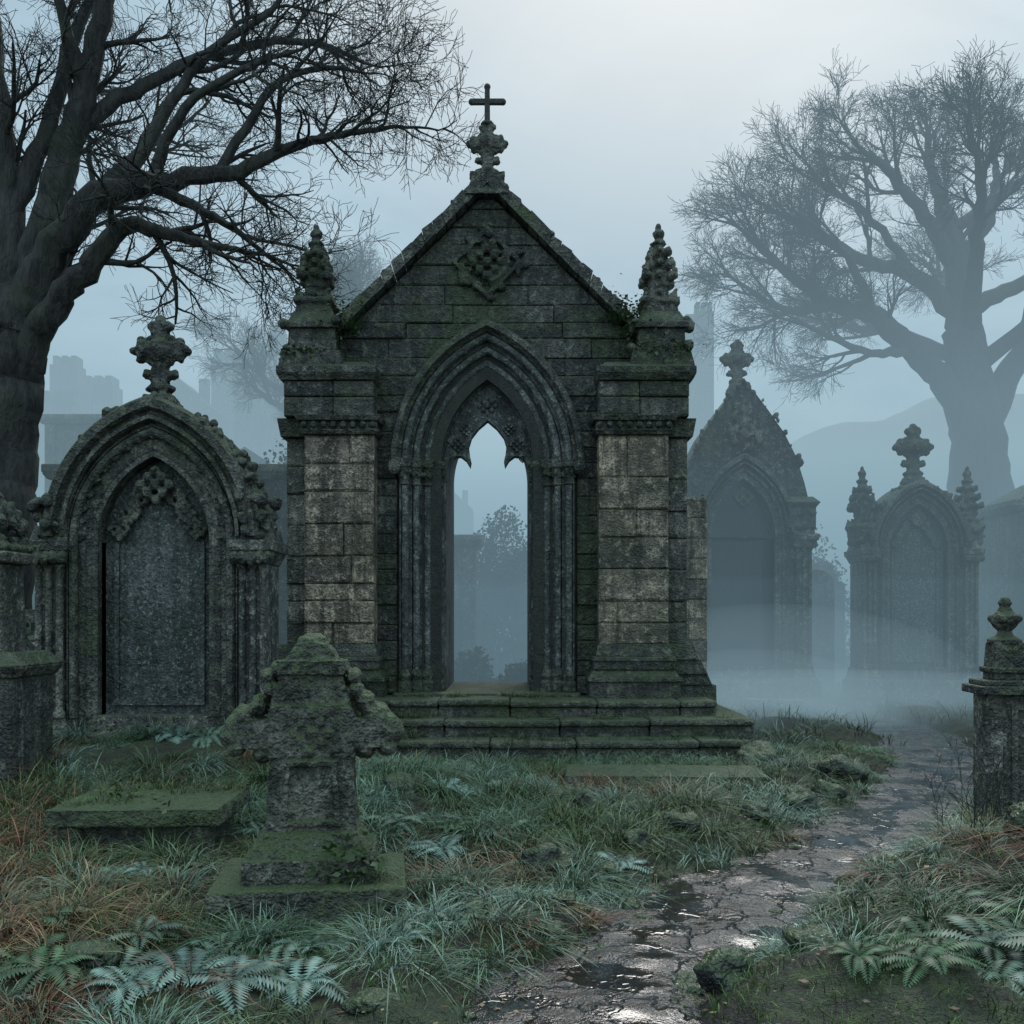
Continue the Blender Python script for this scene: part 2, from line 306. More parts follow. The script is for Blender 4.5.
# ------------------------------------------------------------------ CHAPEL
def chapel():
    E=empty('gothic_mausoleum_chapel',(-.35,14,0))
    a,h,zs,zf=.6,1.138,3.9,.68
    hole=apath(a,h,.05,zf-.2,zs)
    mb=MB(); outl=[(-2.62,-.1),(2.62,-.1),(2.62,5.2),(2.1,5.5),(0,7.66),(-2.1,5.5),(-2.62,5.2)]
    mb.add(*ex2d([outl,hole],.06,2.3)); mb.obj('wall_core',MORT,E)
    mb=MB(); R=(a*a+h*h)/(2*a); cx=-a+R
    def xa(z):
        d=.66
        if z<=zs: return a+d
        q=(R+d)**2-(z-zs)**2
        return max(0,math.sqrt(q)-cx) if q>0 else 0
    def xo(z): return 1.56 if z<5.0 else max(0.02,min(2.15,7.72-z))
    z=.66
    while z<7.6:
        hh=random.choice((.22,.25,.28)); z1=min(z+hh,7.62)
        for s in(-1,1):
            if xa(z)==0 and xa(z1)==0 and s==1: continue
            full=(xa(z)==0)
            L0,L1=(-xo(z) if full else xa(z)),(-xo(z1) if full else xa(z1)); O0,O1=xo(z),xo(z1)
            n=max(1,int((O0-L0)/random.uniform(.6,1.0)))
            cuts=sorted([0,1]+[ (i+random.uniform(-.3,.3))/n for i in range(1,n)])
            for t0,t1 in zip(cuts[:-1],cuts[1:]):
                b0=L0+(O0-L0)*t0; b1=L0+(O0-L0)*t1
                c0=min(max(b0,L1 if not full else -O1),O1); c1=max(min(b1,O1),L1 if not full else -O1)
                if t1==1: c1=O1
                if t0==0: c0=L1
                if c1<=c0: c1=c0+.01
                poly=[(b0,z),(b1,z),(c1,z1),(c0,z1)]
                if s==-1 and not full: poly=[(-x,zz) for x,zz in poly][::-1]
                mb.block(poly,0,.1,.014,.022)
        z=z1
    mb.obj('ashlar_courses',STW,E)
    lt=MB(); dk=MB(); md=MB()
    for s in(-1,1):
        z=1.36; k=0
        while z<4.2:
            z1=min(z+random.choice((.24,.3,.38,.44)),4.24); 
            if 4.24-z1<.15: z1=4.24
            xs_=[1.54,2.5] if random.random()<.45 else [1.54,1.54+random.uniform(.25,.7),2.5]
            for x0,x1 in zip(xs_[:-1],xs_[1:]):
                q=[(s*x0,z),(s*x1,z),(s*x1,z1),(s*x0,z1)]
                if s<0: q=q[::-1]
                lt.block(q,-.36,.1,.02,.016)
            q=[(s*2.5,z),(s*2.8,z),(s*2.8,z1),(s*2.5,z1)]
            if s<0:q=q[::-1]
            md.block(q,-.1,2.2,.018,.02)
            z=z1;k+=1
        c=s*2.02
        for z0,z1,h0,h1,y0 in((.5,.86,.62,.62,.5),(.86,.92,.64,.64,.53),(.92,1.02,.62,.55,.46),(1.02,1.14,.56,.56,.42),(1.14,1.2,.58,.56,.44),(1.2,1.37,.53,.49,.39)):
            dk.fr(c,.6,z0,z1,h0,.6+y0,h1,.6+y0-(h0-h1))
        ox=s*2.66
        for z0,z1,h0,h1 in((.3,.8,.52,.52),(.8,.95,.46,.4),(.95,1.15,.4,.3),(1.15,1.37,.28,.2)):
            dk.fr(ox,.9,z0,z1,h0,1.15,h1,1.12)
        dk.fr(c,.6,4.24,4.3,.5,1.0,.56,1.05); dk.fr(c,.6,4.3,4.42,.52,1.0,.52,1.0); dk.fr(c,.6,4.42,4.49,.56,1.06,.6,1.1)
        for i in range(8): dk.ball((c-.47+i*.134,-.42,4.37),(.05,.05,.05))
        dk.fr(s*2.66,1.05,4.24,4.49,.2,1.25,.24,1.3)
        for z0,z1 in((4.49,4.76),(4.76,4.98)):
            for x0,x1 in((1.54,2.1),(2.1,2.78)):
                q=[(s*x0,z0),(s*x1,z0),(s*x1,z1),(s*x0,z1)]
                if s<0:q=q[::-1]
                dk.block(q,-.38,2.2,.02,.02)
        dk.fr(s*2.18,.9,4.98,5.06,.64,1.32,.68,1.38); dk.fr(s*2.18,.9,5.06,5.16,.68,1.38,.68,1.38); dk.fr(s*2.18,.9,5.16,5.28,.66,1.34,.52,1.1)
        dk.fr(s*2.42,.1,5.2,5.42,.45,.42,.4,.38); dk.fr(s*2.42,.1,5.42,5.74,.34,.34,.32,.32); dk.fr(s*2.42,.1,5.74,5.82,.37,.38,.37,.38)
        dk.fr(s*2.42,.1,5.82,6.0,.34,.36,.26,.26)
        dk.fr(s*2.42,.1,6.0,6.12,.25,.25,.23,.23)
        dk.fr(s*2.42,1.9,5.2,5.6,.36,.36,.3,.3)
    lt.obj('pier_blocks',STL,E); md.obj('buttress_blocks',STM,E); dk.obj('mouldings',STD,E,bevel=.015)
    orn=MB()
    for s in(-1,1):
        pinnacle(orn,s*2.42,.1,6.08,.2,1.22)
        pinnacle(orn,s*2.42,1.9,5.58,.2,.9)
        for i in range(26): orn.ball((s*2.42+random.uniform(-.42,.42),random.uniform(-.3,-.1),random.choice((5.3,5.45,5.8))+random.uniform(-.05,.05)),(random.uniform(.03,.09),)*3)
    cop=MB()
    n=16
    for s in(-1,1):
        for i in range(n):
            t0,t1=i/n,(i+1)/n; p0=(s*2.28*(1-t0),5.5+2.28*t0); p1=(s*2.28*(1-t1),5.5+2.28*t1)
            j=random.uniform(-.03,.03); j2=random.uniform(-.03,.03)
            q=[(p0[0],p0[1]),(p1[0],p1[1]),(p1[0]+s*.05,p1[1]+.16+j),(p0[0]+s*.05,p0[1]+.17+j2)]
            if i==n-1: q[2]=(0,p1[1]+.18)
            if s>0:q=q[::-1]
            vs,fs=ex2d([q],-.17+random.uniform(-.02,.02),2.42); cop.add(vs,fs)
            for w_ in range(3):
                if random.random()<.7: tt=random.random(); crocket(orn,p0[0]+(p1[0]-p0[0])*tt+s*.06,-.06+U(-.05,.2),p0[1]+(p1[1]-p0[1])*tt+.13,random.uniform(.03,.065),s*.5,.5)
    cop.obj('gable_coping',STMOSS,E,bevel=.02)
    orn.fr(0,.1,7.62,7.9,.3,.3,.2,.2); orn.fr(0,.1,7.88,7.96,.24,.22,.24,.22)
    foliate_cross(orn,0,.1,7.94,.83)
    orn.obj('carved_finials',STD,E,remesh=.02,disp=.06)
    cr=MB(); cr.fr(0,.1,8.7,9.25,.04,.035,.035,.03); cr.box(-.22,.22,.068,.132,9.0,9.075)
    for x,z in((-.22,9.037),(.22,9.037),(0,9.25)): cr.ball((x,.1,z),(.05,.045,.05))
    cr.ball((0,.1,8.72),(.1,.1,.05)); cr.obj('iron_cross',MORT,E,bevel=.008)
    rl=MB()
    rl.loft([[(r*math.cos(t*math.pi/24),y,6.72+r*math.sin(t*math.pi/24)) for t in range(49)] for r,y in((.32,.02),(.32,-.07),(.28,-.1),(.24,-.07),(.23,.02))])
    rosette(rl,0,-.03,6.72,.24,.08)
    for q in range(40):
        an=U(0,6.28); r=U(.2,.52); mm_=abs(math.cos(an))+abs(math.sin(an)); rl.ball((r*math.cos(an)/mm_*1.2,-.02,6.72+r*math.sin(an)/mm_*1.2),(U(.03,.08),.06,U(.03,.08)))
    vs,fs=ex2d([[(-.5,6.72),(0,6.2),(.5,6.72),(0,7.24)],[(-.42,6.72),(0,6.29),(.42,6.72),(0,7.15)]],-.07,.04); rl.add(vs,fs)
    rl.obj('gable_medallion',STW,E,remesh=.016,disp=.02)
    po=MB()
    prof=rolls((.62,-.1),4,.15,.085,.05)+[(.02,.32),(0,.34),(0,2.32)]
    po.loft([[(x,y,z) for x,z in apath(a,h,d,zf,zs,20,4)] for d,y in prof])
    po.obj('portal_orders',STP2,E)
    ho=MB()
    ho.loft([[(x,y,z) for x,z in apath(a,h,d,zs-.02,zs,20,1)] for d,y in((.76,.02),(.76,-.14),(.73,-.2),(.66,-.21),(.63,-.15),(.6,-.12),(.6,.0))])
    for s in(-1,1): ho.ball((s*(a+.69),-.14,zs-.06),(.1,.1,.12))
    for d,y,q in((.545,-.09,.05),(.395,.0,.05),(.245,.08,.045)):
        pp=apath(a,h,d,zs,zs,int(17),1)
        for i,(x,z) in enumerate(pp[1:-1]): ho.ball((x+U(-.015,.015),y,z+U(-.015,.015)),(q*U(.6,1.1),q*.8,q*U(.6,1.1))); 
    for s in(-1,1):
        for i in range(4):
            d=.62-.15*i-.075; y=-.1+.085*i+.01
            x=s*(a+d)
            ho.lathe(x,y,[(.055,zs-.32),(.075,zs-.3),(.06,zs-.27),(.06,zs-.18),(.09,zs-.08),(.1,zs-.05)],10)
            ho.lathe(x,y,[(.1,zf-.1),(.1,zf+.14),(.08,zf+.18),(.095,zf+.24),(.07,zf+.3),(.055,zf+.34)],10)
            for kk in range(6): ho.ball((x+.07*math.cos(kk*1.05),y+.07*math.sin(kk*1.05),zs-.15+U(-.03,.03)),(.03,.03,.045))
            ho.fr(x,y,zs-.06,zs+.05,.085,.1,.095,.11)
    ho.obj('hood_and_capitals',STD,E)
    half=[(-.6,zf+3.0),(-.6,3.72),(-.585,3.86),(-.54,3.97),(-.47,4.04),(-.39,4.05),(-.31,3.99),(-.25,3.89),(-.235,3.97),(-.26,4.08),(-.27,4.19),(-.23,4.32),(-.13,4.45),(0,4.56)]
    inner=half+[(-x,z) for x,z in half[-2::-1]]
    outer=apath(a,h,.02,zf+3.0,zs,14,1)
    outer[0]=(-.62,zf+3.0); outer[-1]=(.62,zf+3.0)
    tr=MB(); loop=outer+inner[::-1]
    tr.add(*ex2d([loop],.24,.46)); 
    rosette(tr,0,.24,4.76,.14,.05)
    for s in(-1,1):
        for x,z,r in((.42,4.2,.1),(.3,4.42,.09),(.5,4.0,.05)): rosette(tr,s*x,.24,z,r,.05)
    tr.obj('trefoil_tracery',STP2,E,bevel=.008)
    st=MB()
    def course(x0,x1,y0,y1,z0,z1):
        x=x0
        while x<x1-.05:
            w=random.uniform(.9,1.6); xe=min(x+w,x1)
            if x1-xe<.4: xe=x1
            yy=random.uniform(-.03,.03); zz=random.uniform(-.015,.015)
            st.fr((x+xe)/2,(y0+y1)/2+yy+.03,z0,z1-.09+zz,(xe-x)/2-.006,(y1-y0)/2); st.fr((x+xe)/2,(y0+y1)/2+yy,z1-.088+zz,z1+zz,(xe-x)/2-.003,(y1-y0)/2+.03); x=xe
    course(-3.0,3.05,-.9,2.4,.4,.65); course(-3.4,3.45,-1.3,2.6,.18,.43); course(-3.7,3.3,-1.72,2.7,-.2,.21)
    st.obj('steps',STMOSS2,E,bevel=.03)
    th=MB(); th.box(-1.3,1.3,-.3,2.3,.6,.69); th.obj('threshold',STMOSS2,E,bevel=.02)
    return E
chapel()
# ------------------------------------------------------------------ arched niche monuments
def niche(name,loc,hw,zs,nw,nh,dring,zb,mat1,mat2,matp,deep=False,depth=.7,fin=.85,side=None,rz=0,vox=.025,ogee=0,sw=1):
    E=empty(name,loc,rz)
    core=MB(); o=apath(nw,nh,dring,0,zs,16,1); 
    bw=hw*.86
    outl=[(-bw,0),(bw,0),(bw,zs)]+[p for p in o[::-1] if p[1]>=zs-.001 and abs(p[0])<bw]+[(-bw,zs)]
    R=(nw*nw+nh*nh)/(2*nw); top=zs+math.sqrt((R+dring+.06)**2-(R-nw)**2)
    hole=apath(nw,nh,.0,zb,zs-.05,14,2)
    core.add(*ex2d([outl,hole],.05,depth))
    if ogee: 
        g=[(-hw*.98,zs-.1),(-hw*.98,zs+.55),(-hw*.9,zs+1.0),(-hw*.78,zs+ogee*.5),(-hw*.6,zs+ogee*.66),(-hw*.38,zs+ogee*.8),(-hw*.16,zs+ogee*.93),(0,zs+ogee)]
        g=g+[(-x,z) for x,z in g[-2::-1]]
        core.add(*ex2d([g,apath(nw,nh,dring*.3,zs-.08,zs,14,1)],.02,depth*.7)); top=zs+ogee
        for s in(-1,1): core.fr(s*hw*.84,depth*.35,zs+.1,zs+.5,hw*.2,depth*.42); core.fr(s*hw*.84,depth*.35,zs+.5,zs+.6,hw*.2,depth*.42,hw*.25,depth*.47); core.fr(s*hw*.84,depth*.35,zs+.6,zs+.72,hw*.25,depth*.47,hw*.16,depth*.4)
    core.obj('body',mat1,E)
    pf=MB(); pr=rolls((dring*.62,.0),2,dring*.29,.07,dring*.095)+[(0,.17),(0,depth*.8)]
    pf.loft([[(x,y,z) for x,z in apath(nw,nh,d,zb,zs-.05,16,3)] for d,y in pr])
    hd=[(dring+.06,depth if not ogee else .1),(dring+.06,-.05),(dring+.02,-.12),(dring*.86,-.12),(dring*.8,-.02),(dring*.74,-.02),(dring*.7,-.09),(dring*.62,-.09),(dring*.6,.05)]
    pf.loft([[(x,y,z) for x,z in apath(nw,nh,d,zs,zs,18,1)] for d,y in hd])
    pf.obj('arch_mouldings',mat1,E)
    pn=MB(); y0=depth*.75 if deep else .28
    pn.box(-nw-.02,nw+.02,y0,depth*.95,zb,zs+nh*.98)
    if not deep:
        pn.add(*ex2d([apath(nw*.82,nh*.82,0,zb+.12,zs-.15,12,2),apath(nw*.74,nh*.74,0,zb+.2,zs-.15,12,2)],.24,.3))
    pn.obj('inscription_panel' if not deep else 'doorway',matp,E)
    ms=MB(); orn=MB(); q_=hw/1.3
    for s in(-1,1):
        cx_=s*(hw-.16*q_); w=.15*q_*1.05
        ms.fr(cx_,depth*.42,0,zb*.55,w*1.7,depth*.6); ms.fr(cx_,depth*.42,zb*.55,zb*.7,w*1.6,depth*.57,w*1.3,depth*.5)
        ms.fr(cx_,depth*.42,zb*.7,zb,w*1.35,depth*.5,w*1.1,depth*.46)
        ms.fr(cx_,depth*.4,zb,zs-.3,w*.95,depth*.42)
        for q in(-1,0,1): ms.lathe(cx_+q*w*.74,-.03,[(w*.42,zb),(w*.42,zb+.06),(w*.26,zb+.1),(w*.26,zs-.36),(w*.4,zs-.33),(w*.3,zs-.28),(w*.5,zs-.14)],9)
        ms.fr(cx_,depth*.4,zs-.3,zs-.16,w*1.0,depth*.46,w*1.4,depth*.53); ms.fr(cx_,depth*.4,zs-.16,zs-.04,w*1.5,depth*.55,w*1.6,depth*.57)
        ms.fr(cx_,depth*.4,zs-.04,zs+.12,w*1.3,depth*.5,w*1.1,depth*.42)
        for i in range(5): orn.ball((cx_+(i-2)*w*.6,-.12,zs-.24),(w*.35,.07,.08))
        for k in range(30): orn.ball((cx_+s*random.uniform(-.9,1.4)*w,random.uniform(-.15,.2),zs+random.uniform(.05,.45)*q_),(w*random.uniform(.2,.5),)*3)
        if side:
            orn.fr(cx_+s*w*.3,depth*.3,zs+.05,zs+.35,w*1.1*sw,w*1.1*sw); pinnacle(orn,cx_+s*w*.3,depth*.3,zs+.35,w*.95*sw,side)
    ms.fr(0,depth*.42,0,zb*.5,hw*1.02,depth*.58); ms.fr(0,depth*.42,zb*.5,zb*.62,hw*.98,depth*.55,hw*.9,depth*.5)
    ms.box(-nw,nw,.02,depth*.8,zb*.6,zb+.02)
    ms.obj('columns_and_plinth',mat2,E,bevel=.012)
    if ogee: pth=[(x_,z_) for (xa_,za_),(xb_,zb_) in zip(g[2:-3],g[3:-2]) for x_,z_ in [(xa_+(xb_-xa_)*t,za_+(zb_-za_)*t) for t in(0,.25,.5,.75)]]
    else: pth=apath(nw,nh,dring+.03,zs,zs,80,1)
    last=None; stp=.1
    for i,(x,z) in enumerate(pth[1:-1]):
        if last is None or math.hypot(x-last[0],z-last[1])>stp*q_:
            stp=U(.06,.17)
            last=(x,z); L=math.hypot(x,z-zs+.3); nx_,nz_=x/L,(z-zs+.3)/L; rr=U(.03,.085)*q_
            for yy in ((.0,depth*.3,depth*.6) if depth<1 else (0,)):
                crocket(orn,x+U(-.03,.03),yy+U(-.05,.05),z+U(-.03,.02),rr*U(.7,1.1),nx_,nz_)
    rosette(orn,0,.1,zs+nh*.62,.2*q_,.09)
    if ogee:
        for k in range(30): zz=U(nh+.5,ogee*.85); orn.ball((U(-1,1)*hw*.75*(1-zz/ogee),.0,zs+zz),(U(.04,.1),.06,U(.04,.1)))
    if not deep:
        for q,zz in((-.5,.3),(.5,.3),(-.3,.5),(.3,.5),(-.7,.1),(.7,.1)): rosette(orn,q*nw,.2,zs+zz*nh,.13*q_,.06)
    for (x,z) in apath(nw,nh,dring*.36,zs,zs,9,1)[1:-1]: rosette(orn,x,.03,z,.06*q_,.04)
    orn.fr(0,depth*.4,top-.25,top+.02,.2*q_,.2,.13*q_,.14)
    foliate_cross(orn,0,depth*.4,top,fin)
    orn.obj('crockets_and_finial',mat1,E,remesh=vox,disp=.06)
    return E
niche('arched_memorial',(-3.98,11,.2),1.28,2.42,.62,.95,.52,.42,STD,STM,STP,fin=.95,vox=.018)
niche('gothic_aedicule_tomb',(4.66,20,.15),1.36,3.3,.64,1.15,.34,.6,STD,STM,MORT,deep=True,depth=1.6,fin=1.0,vox=.03,ogee=3.05)
niche('pinnacled_niche_tomb',(8.4,20.5,.1),1.2,3.1,.6,.95,.36,.6,STD,STM,STP,depth=.9,fin=1.2,side=1.35,vox=.03,sw=1.5)
# ------------------------------------------------------------------ foreground cross
E=empty('stone_cross_gravestone',(-1.19,5.95,0.0),.12)
mb=MB(); mb.fr(0,0,-.3,.2,.555,.44,.55,.43); mb.obj('base_slab',STMOSS,E,remesh=.012,disp=.025,big=.01)
mb=MB(); mb.fr(0,0,.15,.33,.38,.3,.375,.29); mb.fr(0,0,.33,.46,.36,.28,.27,.19)
mb.fr(0,0,.4,.92,.265,.16,.235,.14)
mb.fr(0,0,.9,1.2,.25,.15,.22,.14)
mb.box(-.42,.42,-.13,.13,.95,1.12)
for s in(-1,1):
    for x,z,r in((.44,1.03,.1),(.45,.95,.06),(.38,1.14,.075),(.46,1.1,.055),(.3,.92,.06),(.3,1.2,.065),(.24,1.29,.055),(.25,1.36,.045),(.19,1.42,.045),(.34,1.18,.045)):
        mb.ball((s*x+U(-.015,.015),0,z+U(-.015,.015)),(r,.14,r))
mb.fr(0,0,1.12,1.4,.26,.13,.17,.12); mb.fr(0,0,1.38,1.46,.19,.14,.2,.15); mb.fr(0,0,1.46,1.56,.16,.12,.09,.09); mb.ball((0,0,1.57),(.09,.09,.05))
mb.add(*ex2d([[(-.17,.5),(.17,.5),(.15,.88),(-.15,.88)],[(-.14,.53),(.14,.53),(.12,.85),(-.12,.85)]],-.175,-.1))
rosette(mb,0,-.13,1.04,.13,.05)
mb.obj('cross_and_plinth',STMOSS,E,remesh=.01,disp=.04,big=.02)
E=empty('chest_tomb',(-2.62,7.3,-.02),.04)
mb=MB(); mb.fr(0,0,.3,.42,.6,.5,.58,.49); mb.obj('lid',STMOSS,E,remesh=.014,disp=.03,big=.02)
mb=MB(); mb.fr(0,0,-.3,.31,.48,.42); 
for s in(-1,1): mb.fr(s*.44,-.38,-.3,.3,.08,.08)
mb.fr(0,0,-.3,-.02,.55,.5); mb.obj('chest',STD,E,bevel=.02)
E=empty('ledger_slab',(-4.0,10.1,0),0); mb=MB(); mb.fr(0,0,-.2,.18,1.1,.5,1.08,.48); mb.fr(.1,.15,.18,.3,.85,.3); mb.obj('slab',STMOSS,E,remesh=.025,disp=.03,big=.02)
E=empty('fallen_slab',(1.55,10.2,0),-.05); mb=MB(); mb.fr(0,0,-.25,.16,1.02,.42,1.0,.4); mb.obj('slab',STMOSS2,E,remesh=.02,disp=.03,big=.02)
E=empty('finialed_headstone',(3.8,7.1,.2),-.1)
mb=MB(); mb.box(-.3,.5,-.02,.2,-.3,.96); mb.fr(-.36,.08,-.3,.98,.06,.13); mb.fr(.55,.08,-.3,.98,.07,.14)
mb.add(*ex2d([[(-.24,.1),(.44,.1),(.44,.9),(-.24,.9)],[(-.2,.14),(.4,.14),(.4,.86),(-.2,.86)]],-.045,0)); mb.obj('panel',STM,E,bevel=.01)
mb=MB(); mb.box(-.48,.66,-.12,.28,.97,1.03); mb.box(-.44,.62,-.08,.25,1.03,1.07); mb.fr(-.24,.09,1.07,1.34,.12,.11,.1,.1); mb.fr(-.24,.09,1.12,1.16,.135,.13,.135,.13)
mb.fr(.4,.09,1.07,1.34,.12,.11,.1,.1)
mb.obj('cap',STD,E,bevel=.01)
mb=MB()
for x in(-.24,.4):
    mb.lathe(x,.09,[(.12,1.33),(.12,1.36),(.06,1.39),(.045,1.42),(.08,1.45),(.105,1.49),(.1,1.53),(.06,1.56),(.035,1.6),(.05,1.62),(.03,1.66),(.005,1.67)],10)
    for k in range(6): mb.ball((x+.09*math.cos(k*1.05),.09+.09*math.sin(k*1.05),1.51),.034)
mb.obj('urn_finials',STD,E,remesh=.01,disp=.015)
E=empty('broken_kerb_stone',(2.72,5.95,.2),.2)
mb=MB(); mb.fr(0,0,.0,.07,.2,.16,.19,.15); mb.fr(.03,.02,-.35,.02,.12,.1); mb.fr(.5,.1,-.4,-.02,.35,.18); mb.obj('stone',STMOSS,E,remesh=.014,disp=.03,big=.02)
E=empty('pedestal_tomb',(-4.66,8.9,.1),0)
mb=MB(); mb.fr(0,0,-.4,1.1,.38,.4); mb.fr(0,0,1.1,1.2,.4,.42,.46,.48); mb.fr(0,0,1.2,1.32,.46,.48,.36,.36); mb.obj('pedestal',STD,E,bevel=.02)
mb=MB(); mb.fr(0,0,1.3,2.1,.22,.22,.2,.2); mb.fr(0,0,2.1,2.2,.28,.28,.3,.3); mb.obj('shaft',STM,E,bevel=.02)
mb=MB(); pinnacle(mb,0,0,2.2,.2,.65); mb.obj('finial',STD,E,remesh=.02,disp=.03)
# ------------------------------------------------------------------ background monuments
def vault(name,loc,w,d,h,gab=0,mat=STD,rz=0):
    E=empty(name,loc,rz); mb=MB()
    mb.fr(0,0,-1,h,w/2,d/2); mb.fr(0,0,h,h+.12,w/2+.1,d/2+.1,w/2+.18,d/2+.18); mb.fr(0,0,h+.12,h+.28,w/2+.18,d/2+.18); mb.fr(0,0,-1,.4,w/2+.12,d/2+.12)
    for s in(-1,1): mb.fr(s*(w/2-.15),-d/2,.3,h,.16,.08)
    mb.fr(0,-d/2,.2,h*.7,w*.14,.05)
    if gab: mb.add(*ex2d([[(-w/2,h+.28),(w/2,h+.28),(0,h+.28+gab)]],-d/2,d/2))
    mb.obj('walls',mat,E,bevel=.03)
    mb=MB(); mb.fr(0,-d/2-.06,.2,h*.62,w*.11,.02); mb.obj('door',MORT,E)
vault('stone_vault',(-6.3,20,0),4.4,3,4.3)
vault('stone_vault',(-1.35,25,0),.9,1.3,3.5,mat=STM)
vault('stone_vault',(12.8,24,0),2.2,2,4.2,.6)
vault('stone_vault',(-13.2,31,0),1.7,2,7.6,0)
vault('stone_vault',(-8.6,33,0),2.4,2,6.2,.8)
mb=MB(); r2=random.Random(4)
def bld(x,y,w,h,ga):
    mb.fr(x,y,-2,h,w/2,w*.4)
    if ga: mb.add(*ex2d([[(x-w/2,h),(x+w/2,h),(x,h+w*.45)]],y-w*.4,y+w*.4)); mb.fr(x+w*.3,y,h,h+w*.5,w*.07,w*.07)
    else:
        for k in range(3): mb.fr(x+(k-1)*w*.33,y,h,h+.7,w*.1,w*.3)
for i in range(24):
    x=-62+i*2.5+r2.uniform(-.8,.8); bld(x,r2.uniform(66,78),r2.uniform(2,4.5),r2.uniform(12,17.5) if x<-6 else r2.uniform(8,10),r2.random()<.5)
for x,w,h in((-21,2.2,21),(-19,1.6,19.5),(-17.4,1.2,23),(-33,2,20.5),(-30.5,2.4,19),(12.2,2.6,23.5),(14.2,1.4,24.5),(10.6,1.4,20)): bld(x,74,w,h,False)
mb.obj('distant_town_skyline',STD)
E=empty('ruined_wall_stub',(2.98,16.9,0)); mb=MB()
z=0
while z<3.6:
    mb.block([(-.28,z),(.28,z),(.28,z+.34),(-.28,z+.34)],-.3,.4,.02,.03); z+=.34
mb.obj('blocks',STL,E)
def headstone(loc,w,h,kind,rz=0,mat=STD):
    E=empty('headstone',loc,rz); mb=MB()
    if kind==0: o=[(-w/2,-.4)]+[(x,z) for x,z in apath(w/2,w*.45,0,0,h-w*.45,8,1)]+[(w/2,-.4)]
    elif kind==1: o=[(-w/2,-.4),(-w/2,h*.8),(-w*.3,h*.83),(-w*.25,h*.95),(0,h),(w*.25,h*.95),(w*.3,h*.83),(w/2,h*.8),(w/2,-.4)]
    else: o=[(-w*.14,-.4),(-w*.12,h*.62),(-w*.42,h*.62),(-w*.42,h*.78),(-w*.12,h*.78),(-w*.12,h),(w*.12,h),(w*.12,h*.78),(w*.42,h*.78),(w*.42,h*.62),(w*.12,h*.62),(w*.14,-.4)]
    mb.add(*ex2d([o],-.08,.08)); mb.fr(0,0,-.4,.18,w*.6,.2); mb.obj('stone',mat,E,bevel=.015)
for (x,y,w,h,k_) in[(7.3,24,.9,2.9,0),(8.4,27,1.2,3.3,1),(-11,22,1.1,2.8,0),(12,21,1,2.4,0),(-6.6,13.5,.9,1.5,0)]:
    headstone((x,y,float(H(x,y))),w,h,k_,random.uniform(-.2,.2))
def hill(name,pts,y0,dep):
    V=[];k=40; px=np.array([p[0] for p in pts]); pz=np.array([p[1] for p in pts]); xx=np.linspace(px[0],px[-1],160); zz=np.interp(xx,px,pz)
    zz=zz+1.6*vn(xx*.22,xx*0,3)+1.2*vn(xx*.8,xx*0,6)
    for j in range(k):
        t=j/(k-1); f=math.sin(min(t*1.2,1)*math.pi/2)
        for x,z in zip(xx,zz): V.append((x,y0+dep*t,-2+(z+2)*f))
    I=np.arange(k*160).reshape(k,160); F=np.stack([I[:-1,:-1],I[:-1,1:],I[1:,1:],I[1:,:-1]],-1).reshape(-1,4)
    npmesh(name,V,F,SOIL,smooth=True)
hill('hill',[(-160,20),(-90,21),(-50,17),(-25,13),(0,12),(20,15),(35,24),(60,30),(90,33),(160,36)],85,60)
